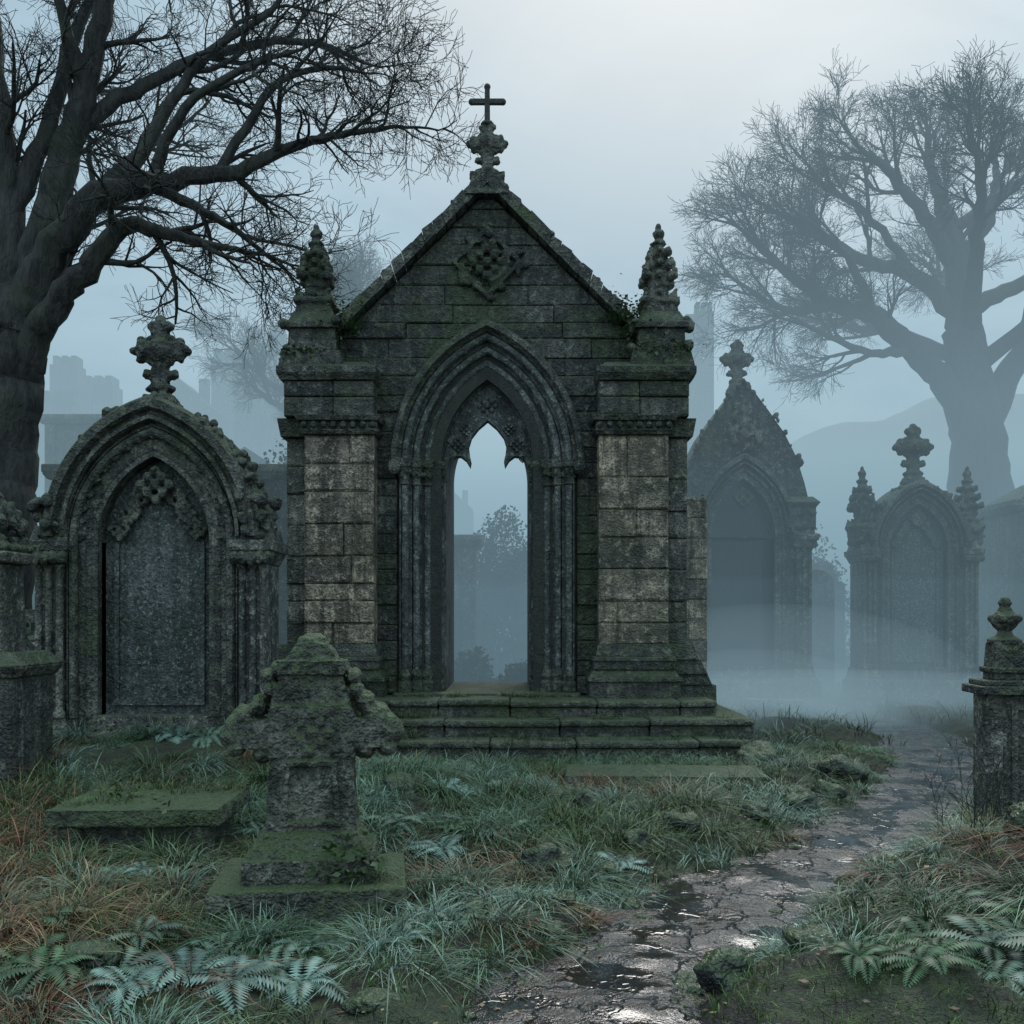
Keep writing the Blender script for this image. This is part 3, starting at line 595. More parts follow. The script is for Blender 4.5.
# ------------------------------------------------------------------ trees
class Tree:
    def __init__(s,seed): s.br=[]; s.r=random.Random(seed)
    def rv(s): return Vector((s.r.gauss(0,1),s.r.gauss(0,1),s.r.gauss(0,1)))
    def grow(s,p,d,r,L,lv,P):
        n=P['seg'][lv]; pts=[p.copy()]; rd=[r]; dirs=[d.copy()]; q=p.copy(); dd=d.copy(); st=L/n
        for i in range(n):
            dd=(dd+s.rv()*P['wan'][lv]+Vector((0,0,P['trop'][lv]))).normalized(); q=q+dd*st; pts.append(q.copy()); dirs.append(dd.copy()); rd.append(max(P['rmin'],r*(1-.72*(i+1)/n)))
        s.br.append((pts,rd,lv))
        if lv<P['max']: s.kids(pts,rd,dirs,L,lv,P,.22)
    def kids(s,pts,rd,dirs,L,lv,P,t0):
        nch=P['n'][lv]; n=len(pts)-1
        for i in range(nch):
            t=t0+(1-t0)*(i+s.r.random())/nch; f=t*n; k=min(int(f),n-1); u=f-k
            p=pts[k].lerp(pts[k+1],u); r=rd[k]*(1-u)+rd[k+1]*u; d=dirs[k+1]
            ax=s.rv().cross(d).normalized(); an=math.radians(s.r.uniform(*P['ang'][lv]))
            nd_=(Matrix.Rotation(an,3,ax)@d); nd_.normalize()
            l=P['len'][lv]*s.r.uniform(.55,1.2)*(1.15-.45*t)
            s.grow(p,nd_,max(P['rmin'],min(r*.72,P['rad'][lv])),l,lv+1,P)
    def limb(s,ctrl,sc,P,child=True,t0=.3,rs=1):
        c=crm([(x*sc,y*sc,z*sc,r*sc*rs) for x,z,y,r in ctrl],6)
        pts=[Vector(q[:3]) for q in c]; rd=[max(q[3],.01) for q in c]
        for i in range(1,len(pts)): pts[i]=pts[i]+s.rv()*min(rd[i]*.2,.035)
        dirs=[(pts[min(i+1,len(pts)-1)]-pts[max(i-1,0)]).normalized() for i in range(len(pts))]
        s.br.append((pts,rd,0))
        if child:
            L=sum((pts[i+1]-pts[i]).length for i in range(len(pts)-1))
            PP=dict(P); PP['n']=[max(4,int(L*P['dens']))]+P['n'][1:]; s.kids(pts,rd,dirs,L,0,PP,t0)
            s.grow(pts[-1],dirs[-1],rd[-1],P['len'][0]*.6,1,P)
    def build(s,name,mat,loc):
        V=[];F=[];o=0
        for pts,rd,lv in s.br:
            k=(14,6,4,3,3,3)[lv]; A=np.array([tuple(p) for p in pts]); R=np.array(rd); n=len(A)
            T=np.gradient(A,axis=0); T/=np.linalg.norm(T,axis=1)[:,None]+1e-9
            ref=np.array([.31,.95,.05]) if abs(T[0,1])<.8 else np.array([1,0,0.1])
            U=np.cross(T,ref); U/=np.linalg.norm(U,axis=1)[:,None]+1e-9; W=np.cross(T,U)
            a=np.arange(k)*2*math.pi/k; ca,sa=np.cos(a),np.sin(a)
            RR=R[:,None]*np.ones(k)[None,:]
            if lv==0: RR=RR*(1+.1*np.sin(a*3+A[:,2:3]*.6)+.06*np.sin(a*5+A[:,2:3]*1.7))
            VV=A[:,None,:]+RR[:,:,None]*(ca[None,:,None]*U[:,None,:]+sa[None,:,None]*W[:,None,:])
            I=o+np.arange(n*k).reshape(n,k); J=np.roll(I,-1,axis=1)
            F.append(np.stack([I[:-1],J[:-1],J[1:],I[1:]],-1).reshape(-1,4)); V.append(VV.reshape(-1,3)); o+=n*k
        return npmesh(name,np.concatenate(V),np.concatenate(F),mat,smooth=True,loc=loc)
PL=dict(seg=[6,6,5,3,3],wan=[.2,.18,.2,.22,.22],trop=[.02,.04,.03,.0,0],rmin=.004,max=4,n=[8,6,5,4],ang=[(25,70),(25,60),(25,60),(25,60)],len=[1.6,.95,.56,.34],rad=[.06,.026,.012,.006],dens=1.5)
t=Tree(3)
limbs=[[(-12,0,0,58),(-10,40,0,40),(-6,160,0,34),(-4,260,0,33),(0,340,0,33),(4,400,0,33),(4,440,0,26)],
 [(12,395,0,38),(22,450,5,34),(45,560,10,25),(72,640,0,19),(100,730,-10,14),(130,820,-20,9),(150,900,-20,5)],
 [(10,400,0,34),(30,450,-8,30),(80,520,-15,23),(145,545,-20,17),(225,555,-20,12),(285,585,-10,8),(345,605,0,5),(390,612,0,3)],
 [(6,350,0,28),(22,385,-5,25),(50,425,-12,21),(90,465,-22,18),(125,500,-30,14),(160,492,-36,10),(200,480,-40,7),(250,470,-40,3.5)],
 [(140,545,-20,10),(190,522,-28,8),(235,495,-32,5),(275,462,-35,2.5)],
 [(110,535,-15,13),(150,610,-5,10),(200,690,5,7),(260,735,10,4.5),(300,800,10,2)],
 [(60,610,5,14),(130,660,15,11),(200,700,25,8),(290,715,30,5),(360,690,30,2)],
 [(5,430,0,34),(-8,500,8,30),(-15,600,10,24),(-30,720,15,17),(-40,860,20,8)],
 [(0,400,0,24),(-50,470,-5,18),(-120,520,-10,12),(-220,570,-10,5)],
 [(-5,520,5,18),(30,620,20,13),(50,720,30,10),(90,800,30,5)],
 [(5,430,0,20),(20,520,60,14),(70,620,110,9),(120,680,140,4)],
 [(75,640,0,12),(60,720,-20,8),(40,800,-30,4)],
 [(215,555,-20,8),(270,640,-20,6),(320,665,-10,4),(360,660,-10,1.6)],
 [(150,545,-20,10),(190,610,-40,7),(260,640,-60,5),(310,650,-70,2)]]
for i,l in enumerate(limbs): t.limb(l,.0151,PL,child=i>0,t0=.3,rs=.82 if i==0 else .62)
t.build('bare_oak_tree',BARK,(-7.65,15.2,0))
PR=dict(seg=[6,6,5,3,3],wan=[.13,.12,.14,.16,.2],trop=[.03,.03,.02,.01,.0],rmin=.007,max=4,n=[8,6,6,6],ang=[(18,52),(20,50),(20,50),(25,55)],len=[2.35,1.45,.9,.58],rad=[.09,.042,.02,.01],dens=1.15)
t=Tree(11)
limbs=[[(8,0,0,66),(4,60,0,44),(0,160,0,34),(-4,240,0,30),(-12,300,0,24),(-16,340,0,20)],
 [(-5,225,0,26),(-38,285,-5,22),(-75,318,-10,18),(-110,350,-15,14),(-150,357,-20,11),(-190,385,-20,8),(-235,425,-20,4)],
 [(-14,320,0,26),(-16,345,0,24),(-20,400,0,20),(-27,450,5,15),(-40,490,8,9),(-48,520,8,5)],
 [(-17,350,0,16),(-60,398,8,13),(-105,412,15,10),(-150,440,20,7),(-205,470,20,3)],
 [(-20,400,0,15),(-60,450,-10,11),(-100,490,-20,7),(-130,515,-20,3)],
 [(-20,405,0,14),(10,450,5,11),(22,490,10,7),(20,520,10,3)],
 [(2,230,0,26),(35,300,5,20),(80,355,10,14),(130,400,10,9),(190,430,10,4)],
 [(-8,360,0,14),(40,385,-10,11),(90,410,-15,8),(150,450,-20,4)],
 [(-10,330,0,16),(-30,400,-60,11),(-50,430,-110,7),(-70,460,-140,3)],
 [(-10,330,0,16),(-5,390,60,11),(10,430,110,7),(0,460,140,3)],
 [(-5,300,0,14),(-50,350,60,10),(-100,380,120,5)],[(-5,300,0,14),(50,350,-60,10),(100,400,-110,5)],
 [(-25,440,0,10),(30,480,-10,7),(70,500,-10,3)],[(40,310,5,10),(60,390,0,8),(85,450,0,4)],
 [(-110,350,-15,9),(-140,400,-30,6),(-180,430,-40,3)],[(-75,318,-10,9),(-120,308,-30,6),(-190,330,-50,3)],
 [(-150,357,-20,8),(-200,350,-30,5),(-245,375,-30,3)],[(-60,398,8,8),(-110,460,10,6),(-165,495,10,3)]]
for i,l in enumerate(limbs): t.limb(l,.0342,PR,child=i>0,t0=.4,rs=.85 if i==0 else .6)
rt=t.build('bare_elm_tree',BARK2,(15.95,34,0))
for nm,loc,sc,rz in(('bare_elm_tree',(-7.2,40,0),.78,1.9),):
    o=bpy.data.objects.new(nm,rt.data); COL.objects.link(o); o.location=loc; o.scale=(sc,)*3; o.rotation_euler[2]=rz
# ------------------------------------------------------------------ vegetation
def keep(x,y,pm=.0):
    k=pdist(x,y)>pm
    for x0,x1,y0,y1 in((-4.1,3.0,12.15,16.6),(-5.3,-2.7,10.9,11.8),(-1.85,-.55,5.3,6.4),(-3.2,-2.05,6.75,7.8),(.5,2.6,9.7,10.65),(3.3,6,20,21.7),(7,9.5,20.3,21.5),(3.3,4.3,7.0,7.35),(-5.05,-4.2,8.5,9.3),(-5.1,-2.9,9.6,10.6)):
        k&=~((x>x0)&(x<x1)&(y>y0)&(y<y1))
    return k
GREEN=np.array([.038,.08,.028]); FROST=np.array([.17,.26,.2]); OLIVE=np.array([.08,.11,.036]); STRAW=np.array([.24,.18,.085]); RUST=np.array([.16,.07,.034]); MOSS=np.array([.07,.13,.022])
def blades(cx,cy,nb,rad,L,w,droop,col,colvar=.3,spread=.55,cz=None):
    n=len(cx); idx=np.repeat(np.arange(n),nb); B=len(idx)
    a=rng.uniform(0,2*math.pi,B); rr=np.sqrt(rng.uniform(0,1,B))*np.repeat(rad,nb)
    bx=cx[idx]+rr*np.cos(a); by=cy[idx]+rr*np.sin(a); bz=(np.repeat(H(cx,cy),nb)-.02) if cz is None else cz[idx]
    comb=np.repeat(rng.uniform(0,2*math.pi,n),nb)
    az=a+rng.normal(0,.6,B); lean=rng.uniform(.15,1,B)*spread+rr/np.maximum(np.repeat(rad,nb),.01)*.35
    LL=np.repeat(L,nb)*rng.uniform(.4,1.15,B); ww=np.repeat(w,nb)*rng.uniform(.5,1.3,B)
    dr=np.repeat(droop,nb)*rng.uniform(.6,1.3,B)
    dx,dy=np.cos(az)+.5*np.cos(comb),np.sin(az)+.5*np.sin(comb); sa=az+math.pi/2+rng.normal(0,.6,B); sx,sy=np.cos(sa),np.sin(sa)
    V=np.zeros((B,4,2,3)); ts=np.array([0,.38,.74,1.0]); wt=np.array([.8,1,.65,.06])
    kx=rng.normal(0,.14,B)
    for j,t_ in enumerate(ts):
        hor=LL*lean*(t_*.45+t_*t_*.75); ver=LL*(t_-dr*t_*t_*lean*.95); lat=LL*kx*t_*t_
        for k_,sg in enumerate((-1,1)):
            V[:,j,k_,0]=bx+dx*hor+sx*(ww*wt[j]*sg*.5+lat); V[:,j,k_,1]=by+dy*hor+sy*(ww*wt[j]*sg*.5+lat); V[:,j,k_,2]=bz+ver
    base=np.arange(B)[:,None]*8
    F=np.concatenate([base+np.array([2*j,2*j+1,2*j+3,2*j+2])[None,:] for j in range(3)],0)
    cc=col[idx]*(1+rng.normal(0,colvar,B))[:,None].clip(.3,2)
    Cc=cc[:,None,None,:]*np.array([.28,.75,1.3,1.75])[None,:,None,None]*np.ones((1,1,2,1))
    return V.reshape(-1,3),F,Cc.reshape(-1,3)
def gather(name,parts):
    V=[];F=[];Cc=[];o=0
    for v,f,c_ in parts: V.append(v);F.append(f+o);Cc.append(c_);o+=len(v)
    return npmesh(name,np.concatenate(V),np.concatenate(F),FOL,col=np.concatenate(Cc))
def pts(n,x0,x1,y0,y1,pm=.02):
    x=rng.uniform(x0,x1,n);y=rng.uniform(y0,y1,n);k=keep(x,y,pm); return x[k],y[k]
def colmix(x,y,seed=0):
    a=vn(x*1.3,y*1.3,20+seed)[:,None]; b_=vn(x*2.1,y*2.1,31+seed)[:,None]; r=rng.uniform(0,1,len(x))[:,None]
    c=GREEN*(1-a)+OLIVE*a; f=ss(.35,.8,b_*.65+r*.4); c=c*(1-f)+FROST*f
    rs=ss(.68,.82,vn(x*.9+5,y*.9,44)[:,None]*.7+r*.35); return c*(1-rs)+RUST*rs
parts=[]
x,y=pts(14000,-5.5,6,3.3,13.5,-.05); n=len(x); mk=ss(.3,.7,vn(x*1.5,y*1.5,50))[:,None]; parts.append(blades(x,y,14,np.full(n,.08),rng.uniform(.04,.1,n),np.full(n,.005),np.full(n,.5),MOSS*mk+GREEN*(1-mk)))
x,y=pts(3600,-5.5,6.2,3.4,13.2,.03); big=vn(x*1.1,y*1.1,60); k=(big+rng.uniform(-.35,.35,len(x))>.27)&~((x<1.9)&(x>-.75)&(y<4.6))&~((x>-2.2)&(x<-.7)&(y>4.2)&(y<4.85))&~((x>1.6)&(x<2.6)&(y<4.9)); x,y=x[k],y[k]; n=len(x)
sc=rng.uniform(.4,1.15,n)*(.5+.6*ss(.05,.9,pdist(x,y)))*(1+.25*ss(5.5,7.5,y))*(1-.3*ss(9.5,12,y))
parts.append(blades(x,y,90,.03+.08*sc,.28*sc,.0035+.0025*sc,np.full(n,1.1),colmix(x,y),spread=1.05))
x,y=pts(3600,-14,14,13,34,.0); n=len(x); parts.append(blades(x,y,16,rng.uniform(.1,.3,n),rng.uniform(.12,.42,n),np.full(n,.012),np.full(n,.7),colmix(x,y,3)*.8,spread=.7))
def fringe(x0,x1,y0,y1,n,L,c_,cz=None):
    x=rng.uniform(x0,x1,n);y=rng.uniform(y0,y1,n); return blades(x,y,30,np.full(n,.09),rng.uniform(.5,1.2,n)*L,np.full(n,.006),np.full(n,.85),np.tile(c_,(n,1))*rng.uniform(.6,1.3,(n,1)),spread=.8,cz=None if cz is None else np.full(n,cz))
parts+= [fringe(-3.9,2.7,11.85,12.1,50,.22,GREEN*1.2+FROST*.25),fringe(-3.7,-1.2,12.4,12.6,40,.28,OLIVE,cz=.2),fringe(-3.4,-1.0,12.8,13.0,34,.26,OLIVE,cz=.42),fringe(0,2.9,12.75,12.9,16,.12,OLIVE,cz=.42),fringe(0,2.9,12.35,12.5,16,.14,GREEN,cz=.2),fringe(-5.2,-2.7,10.6,10.9,50,.34,FROST*.7),fringe(-5.4,-4.3,7.8,9.8,60,.55,RUST),fringe(-5,-3.6,7.4,9,60,.45,OLIVE),
 fringe(-1.7,-.7,5.3,5.4,10,.08,GREEN+FROST*.3),fringe(-.95,-.8,5.75,5.85,7,.14,GREEN+FROST*.4,cz=.2),fringe(-3.3,-2.0,6.5,6.75,46,.3,OLIVE+FROST*.2),fringe(-3.1,-2.1,7.5,7.75,22,.18,OLIVE,cz=.38),fringe(-3.1,-2.7,7.0,7.4,8,.1,MOSS,cz=.4),fringe(3,4.8,6.3,6.9,50,.3,OLIVE+STRAW*.3),
 fringe(-2.55,-2.15,13.85,14.1,20,.32,GREEN*1.4,cz=5.75),fringe(1.35,1.8,13.85,14.1,22,.34,GREEN*1.4,cz=5.85),fringe(2.1,2.3,16.8,17,6,.2,GREEN,cz=3.7),fringe(-1.2,.4,13.3,13.6,14,.14,OLIVE,cz=.66)]
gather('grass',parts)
parts=[]
def brk(cx,cy,sx,sy,n,L):
    x=rng.normal(cx,sx,n);y=rng.normal(cy,sy,n);k=keep(x,y,.06);x,y=x[k],y[k];n=len(x)
    return blades(x,y,70,np.full(n,.1),rng.uniform(.5,1.2,n)*L,np.full(n,.007),np.full(n,1.05),np.where(rng.uniform(0,1,(n,1))<.6,RUST,STRAW*.7),colvar=.45,spread=1.15)
parts+=[brk(-.35,6.4,.3,.2,18,.3),brk(-2.6,5.4,.6,.5,38,.36),brk(-3.0,4.9,.4,.5,16,.32),brk(-3.6,7.4,.5,.6,30,.42),brk(-3.9,7.6,.3,.3,16,.6),brk(-3.3,6.4,.4,.3,16,.42),brk(-2.6,4.5,.3,.2,7,.25),brk(.9,9.3,.5,.3,6,.22),brk(3.3,6.6,.3,.2,8,.3),brk(.3,5.5,.25,.2,7,.14),brk(0,4.6,.3,.3,7,.12)]
gather('dead_bracken',parts)
def fern(V,F,Cc,x,y,n,L,col,z=None,lw=.1):
    z=float(H(x,y)) if z is None else z
    for i in range(n):
        a=2*math.pi*i/n+random.uniform(-.4,.4); l=L*random.uniform(.65,1.1); el=random.uniform(.5,1.1); m_=18
        d=Vector((math.cos(a),math.sin(a),0)); sd=Vector((-d.y,d.x,0)); c_=np.array(col)*random.uniform(.6,1.3)
        P_=[]; bend=random.uniform(-.3,.3)
        for j in range(m_+1):
            t_=j/m_; P_.append(Vector((x,y,z))+d*l*t_*math.cos(el*.6)+sd*bend*l*t_*t_+Vector((0,0,l*(math.sin(el)*t_-.75*t_*t_))))
        for j in range(1,m_):
            t_=j/m_; w=l*.27*math.sin(math.pi*min(1,t_*.85+.12))*(1-t_*.35)*random.uniform(.85,1.1); p=P_[j]; tg=(P_[j+1]-P_[j]).normalized()
            for s_ in(-1,1):
                tip=p+sd*s_*w+tg*w*.35+Vector((0,0,-.3*w)); mid=p+(tip-p)*.45
                o=len(V); hw=tg*l*.026
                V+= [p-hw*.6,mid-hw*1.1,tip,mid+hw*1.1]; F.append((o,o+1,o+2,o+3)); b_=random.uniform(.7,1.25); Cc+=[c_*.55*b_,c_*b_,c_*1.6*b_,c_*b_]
def leafs(V,F,Cc,c,n,r,s,col):
    for i in range(n):
        p=Vector((c[0]+random.gauss(0,r[0]),c[1]+random.gauss(0,r[1]),c[2]+random.gauss(0,r[2])))
        u=Vector((random.gauss(0,1),random.gauss(0,1)-.3,random.gauss(0,.6))).normalized(); w=u.cross(Vector((random.gauss(0,.5),random.gauss(0,.5),1))).normalized(); q=s*random.uniform(.6,1.3)
        o=len(V); V+=[p,p+u*q*.45+w*q*.38,p+u*q,p+u*q*.45-w*q*.38]; F.append((o,o+1,o+2,o+3)); cc=np.array(col)*random.uniform(.5,1.5); Cc+=[cc]*4
V,F,Cc=[],[],[]
FR=(.09,.145,.1); FG=(.045,.1,.04); FB=(.13,.21,.17)
fl=[(-1.5,4.6,.36,FB),(-1.25,4.45,.34,FB),(-1.85,4.65,.36,FR),(-.95,4.5,.3,FB),(-2.1,4.5,.32,FG),(-1.7,4.4,.3,FB),(-1.1,4.7,.28,FR),(-2.3,4.7,.34,FG),(-1.9,5.1,.3,FR),(-1.0,5.0,.24,FB),(-.6,5.1,.26,FB),(-.75,4.95,.22,FR),(-1.45,5.0,.24,FR),(-.3,5.4,.24,FR),
  (1.9,4.45,.3,FG),(2.2,4.6,.34,FR),(2.1,4.3,.3,FR),(2.45,4.8,.3,FR),(2.0,4.75,.3,FG),(2.35,5.3,.28,FR),(1.75,4.25,.26,FG),(1.5,4.3,.2,FG),(2.3,4.4,.3,FB),(2.6,5.0,.3,FG),(-.5,7.2,.35,FB),(-.1,7.6,.35,FR),(-.9,7.6,.35,FR),(.4,8.3,.3,FG),(-2.5,5.2,.35,FG),(-2.9,5.0,.3,FR),(.1,6.9,.28,FR),(.7,7.7,.28,FR),(-3.6,10.6,.45,FB),(-4.2,10.5,.4,FR),(-3.2,10.5,.4,FR),(-.6,10.6,.3,FG),(-1.6,8.6,.35,FG),(2.7,9.7,.3,FR),(1.3,8.6,.3,FG),(3.4,5.7,.3,FG),(3.0,5.3,.28,FR),(-1.6,10.6,.35,FR),(0.2,9.4,.3,FR),(-.6,8.8,.32,FB),(.9,10.9,.3,FG),(-2.7,6.45,.3,FR),(-2.2,6.4,.28,FG),(-3.2,6.7,.3,FR)]
for i in range(40):
    x=U(-3.4,1.2); y=U(6,11); 
    if keep(np.array([x]),np.array([y]),.3)[0]: fl.append((x,y,U(.2,.32),random.choice((FR,FG,FB))))
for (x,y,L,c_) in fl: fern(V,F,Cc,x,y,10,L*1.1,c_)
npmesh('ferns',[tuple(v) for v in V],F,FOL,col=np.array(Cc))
V,F,Cc=[],[],[]
IV=(.04,.07,.022)
for c_,n,r in(((-2.5,13.9,5.75),300,(.17,.08,.09)),((1.65,13.9,5.88),320,(.14,.08,.13)),((-2.3,13.9,5.98),160,(.09,.1,.1)),((1.55,13.9,6.08),160,(.09,.1,.1)),((2.15,13.7,5.45),160,(.25,.08,.06)),((-2.9,13.7,5.4),160,(.2,.08,.06)),((-3.35,12.7,.46),260,(.3,.2,.06)),((-2.5,13.0,.68),240,(.4,.15,.06)),((-2.6,7.2,.42),30,(.3,.25,.012)),((-.95,5.72,.28),260,(.12,.05,.07)),((-3.98,10.75,.45),200,(.4,.1,.12)),((3.9,6.9,.35),100,(.2,.1,.1)),((2.98,16.8,3.7),80,(.12,.12,.06))):
    leafs(V,F,Cc,c_,n,r,.055,IV)
NL=3000
for i in range(NL):
    x=random.uniform(-3.5,4.5); y=random.uniform(3.6,9); 
    leafs(V,F,Cc,(x,y,0),1,(.0,.0,.0),random.choice((.03,.04,.02)),(.09,.045,.02) if random.random()<.7 else (.16,.11,.05))
VV=np.array([tuple(v) for v in V]); n0=len(VV)-NL*4
hz=H(VV[n0::4,0],VV[n0::4,1]); VV[n0:,2]=VV[n0:,2]*.35+np.repeat(np.maximum(hz,-.04),4)+.02
npmesh('ivy_and_fallen_leaves',VV,F,FOL,col=np.array(Cc))
def shrub(loc,r,n,col):
    cl=rng.normal(0,1,(n,3)); cl/=np.linalg.norm(cl,axis=1)[:,None]; cl*=rng.uniform(.3,1,(n,1))**.6; cl[:,2]=np.abs(cl[:,2]); cl*=np.array(r)
    cl+=rng.normal(0,.12,(n,3))*min(r); k=34
    P=np.repeat(cl,k,0)+rng.normal(0,.13,(n*k,3))*min(r); B=n*k
    u=rng.normal(0,1,(B,3)); u/=np.linalg.norm(u,axis=1)[:,None]; w=np.cross(u,rng.normal(0,1,(B,3))); w/=np.linalg.norm(w,axis=1)[:,None]
    q=rng.uniform(.06,.16,(B,1)); V=np.stack([P,P+u*q*.5+w*q*.35,P+u*q,P+u*q*.5-w*q*.35],1).reshape(-1,3)
    c_=np.repeat(np.array(col)[None,:]*rng.uniform(.5,1.4,(n,1)),k,0); c_=np.repeat(c_*rng.uniform(.7,1.3,(B,1)),4,0)
    npmesh('evergreen_shrub',V,np.arange(B*4).reshape(B,4),FOL,col=c_,loc=loc)
DG=(.02,.035,.02)
for loc,r,n in(((-.2,27,0),(1.5,1,4.6),700),((-.9,22,0),(.5,.5,1.0),120),((.1,21,0),(.4,.4,.8),100),((8.6,29,0),(1.5,1.2,4.0),420),((7.0,25,0),(.9,.8,2.2),200),((-5.3,23.5,0),(1.6,1.2,5.8),420),((11,27,0),(1.6,1.2,2.6),250),((14,30,0),(2.5,1.5,4.6),300),((-9.2,25,0),(2,1.5,5.5),300),((-6.2,12.4,0),(1,.8,1.4),200)):
    shrub(loc,r,n,DG)
def rock(loc,s,seed):
    me=bpy.data.meshes.new('rock'); b=bmesh.new(); bmesh.ops.create_icosphere(b,subdivisions=4,radius=1)
    for v in b.verts:
        p=v.co.copy(); k_=1+.4*mnoise.noise(p*1.1+Vector((seed,0,0)))+.15*mnoise.noise(p*3+Vector((0,seed,0)))+.05*mnoise.noise(p*8)
        v.co=Vector((p.x*k_*s[0],p.y*k_*s[1],max(p.z,-.6)*k_*s[2]))
    b.to_mesh(me); b.free(); me.materials.append(ROCK)
    for p in me.polygons: p.use_smooth=True
    o=bpy.data.objects.new('rock',me); COL.objects.link(o); o.location=loc; o.rotation_euler[2]=seed
RK=[(1.0,4.5,.15,.13,.13),(1.5,4.85,.17,.14,.09),(.22,6.7,.2,.16,.16),(.55,8.3,.2,.15,.14),(.95,8.2,.16,.12,.12),(1.8,8.9,.2,.16,.14),(2.6,9.0,.2,.16,.14),(3.0,9.5,.16,.14,.12),(-.2,5.6,.1,.08,.06),(.2,5.3,.09,.07,.05),(.65,6.6,.12,.1,.09),(-.6,4.3,.12,.08,.04),(.3,5.7,.08,.06,.05),(3.5,10.6,.3,.22,.2),(2.9,11.8,.3,.25,.2),(-2.0,4.7,.14,.1,.07),(3.1,5.9,.18,.14,.13),(-.9,8.6,.2,.15,.12),(1.3,7.6,.14,.11,.1),(.9,7.2,.13,.1,.1),(2.0,8.2,.13,.1,.09)]
for i in range(44):
    q=PS[random.randrange(6,34)]; sd_=random.choice((-1,1)); RK.append((q[0]+sd_*(q[2]+random.uniform(-.06,.26)),q[1]+random.uniform(-.1,.1),random.uniform(.03,.1),random.uniform(.03,.08),random.uniform(.02,.06)))
for i,(x,y,a,b_,c_) in enumerate(RK): rock((x,y,float(H(x,y))+c_*.25),(a,b_,c_),i*1.7)
t=Tree(5); PT=dict(seg=[4,4,3],wan=[.12,.15,.2],trop=[.1,.05,0],rmin=.0016,max=2,n=[4,3],ang=[(15,45),(20,50)],len=[.25,.12],rad=[.003,.002],dens=1)
for i in range(16):
    x=random.uniform(2.75,3.4); y=random.uniform(6.3,7.2); 
    t.grow(Vector((x,y,float(H(x,y))-.02)),Vector((random.gauss(-.1,.3),random.gauss(0,.3),1)).normalized(),.0035,random.uniform(.3,.6),0,PT)
for i in range(20):
    x=random.uniform(-2.5,3.4); yy=random.uniform(11.6,12.1); t.grow(Vector((x,yy,0.0)),Vector((random.gauss(0,.3),random.gauss(0,.3),1)).normalized(),.004,random.uniform(.2,.4),0,PT)
t.build('bare_brambles',BARK,(0,0,0))
# ------------------------------------------------------------------ fog: self-glowing haze layers, denser and darker towards the ground
def fogmat(name,dens,em):
    m=bpy.data.materials.new(name); m.use_nodes=True; nt=m.node_tree; nt.nodes.clear()
    out=nt.nodes.new('ShaderNodeOutputMaterial')
    a=nd(nt,'ShaderNodeVolumeAbsorption',{'Color':C(0,0,0),'Density':dens})
    e=nd(nt,'ShaderNodeEmission',{'Color':C(*em),'Strength':dens})  # mist does not scatter; this added glow stands in for scattered skylight
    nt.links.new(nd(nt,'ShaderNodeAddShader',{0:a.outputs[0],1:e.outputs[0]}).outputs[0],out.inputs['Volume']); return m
def fog(x,y0,y1,z0,z1,dens,em):
    mb=MB(); mb.box(-x,x,y0,y1,z0,z1); mb.obj('mist',fogmat('mist',dens,em))
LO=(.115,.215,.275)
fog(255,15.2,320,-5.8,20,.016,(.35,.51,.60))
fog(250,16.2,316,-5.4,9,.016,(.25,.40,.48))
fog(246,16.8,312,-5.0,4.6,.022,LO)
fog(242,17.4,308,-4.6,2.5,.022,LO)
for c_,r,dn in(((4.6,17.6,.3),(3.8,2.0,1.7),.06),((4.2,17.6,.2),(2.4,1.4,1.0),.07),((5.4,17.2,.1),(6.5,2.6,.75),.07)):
    mb=MB(); mb.ball(c_,r,32,20); mb.obj('mist_bank',fogmat('mist_bank',dn,(.28,.42,.49)))
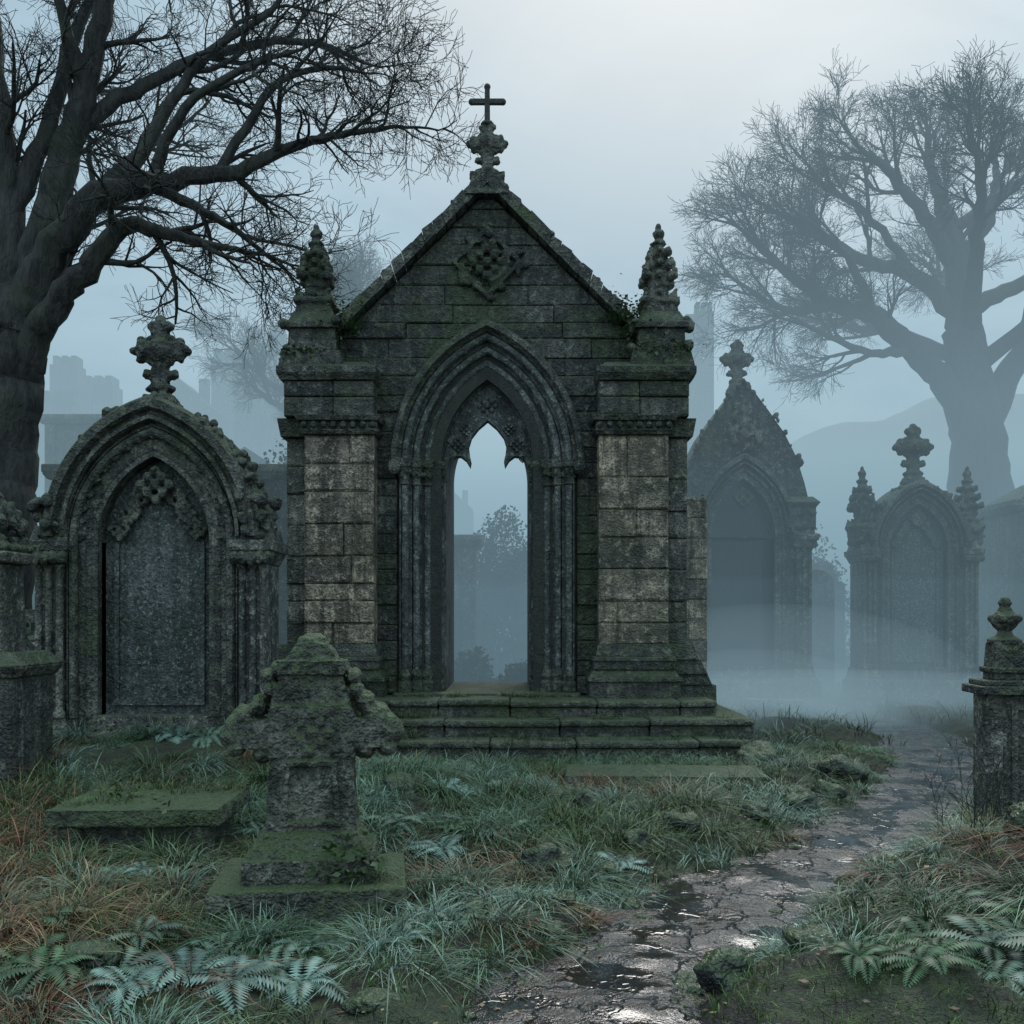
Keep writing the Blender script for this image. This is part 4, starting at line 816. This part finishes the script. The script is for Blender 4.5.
# ------------------------------------------------------------------ world, sun, camera
sd=Vector((math.sin(math.radians(11))*math.cos(math.radians(42)),math.cos(math.radians(11))*math.cos(math.radians(42)),math.sin(math.radians(42))))
w=bpy.data.worlds.new('World'); S.world=w; w.use_nodes=True; nt=w.node_tree; bg=nt.nodes['Background']
sky=nd(nt,'ShaderNodeTexSky',sky_type='NISHITA',sun_disc=False,sun_elevation=math.radians(42),sun_rotation=math.radians(11),dust_density=2.0,air_density=1.2)
tc=nd(nt,'ShaderNodeTexCoord').outputs['Generated']
cl=NZ(nt,nd(nt,'ShaderNodeVectorMath',{0:tc,1:(1,1,2.2)},operation='MULTIPLY').outputs[0],3.0,6,.58,.5)
dt=nd(nt,'ShaderNodeVectorMath',{0:tc,1:tuple(sd)},operation='DOT_PRODUCT').outputs['Value']
sx=nd(nt,'ShaderNodeSeparateXYZ',{0:tc})
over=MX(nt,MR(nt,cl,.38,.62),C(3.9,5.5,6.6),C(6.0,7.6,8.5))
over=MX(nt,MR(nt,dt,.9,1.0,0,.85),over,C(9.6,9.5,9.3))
k_=M(nt,'ADD',1.0,M(nt,'ADD',MR(nt,sx.outputs[2],.6,1,0,1.8),MR(nt,sx.outputs[1],-.1,-1,0,.7)))  # sky brightness added overhead and behind the camera to light the fronts
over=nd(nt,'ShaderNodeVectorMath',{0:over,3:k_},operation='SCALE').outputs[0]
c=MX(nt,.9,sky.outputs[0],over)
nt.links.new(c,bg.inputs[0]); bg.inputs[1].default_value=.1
l=bpy.data.lights.new('sun','SUN'); l.energy=1.2; l.angle=math.radians(20); l.color=(1,.96,.92)
o=bpy.data.objects.new('sun',l); COL.objects.link(o); o.rotation_mode='QUATERNION'; o.rotation_quaternion=sd.to_track_quat('Z','Y')
cam=bpy.data.cameras.new('camera'); cam.lens=35; cam.sensor_width=36; cam.shift_y=.1055; cam.clip_end=2000
o=bpy.data.objects.new('camera',cam); COL.objects.link(o); o.location=(0,0,1.7); o.rotation_euler=(math.radians(90),0,0); S.camera=o
S.view_settings.view_transform='Standard'; S.view_settings.look='None'; S.view_settings.exposure=0
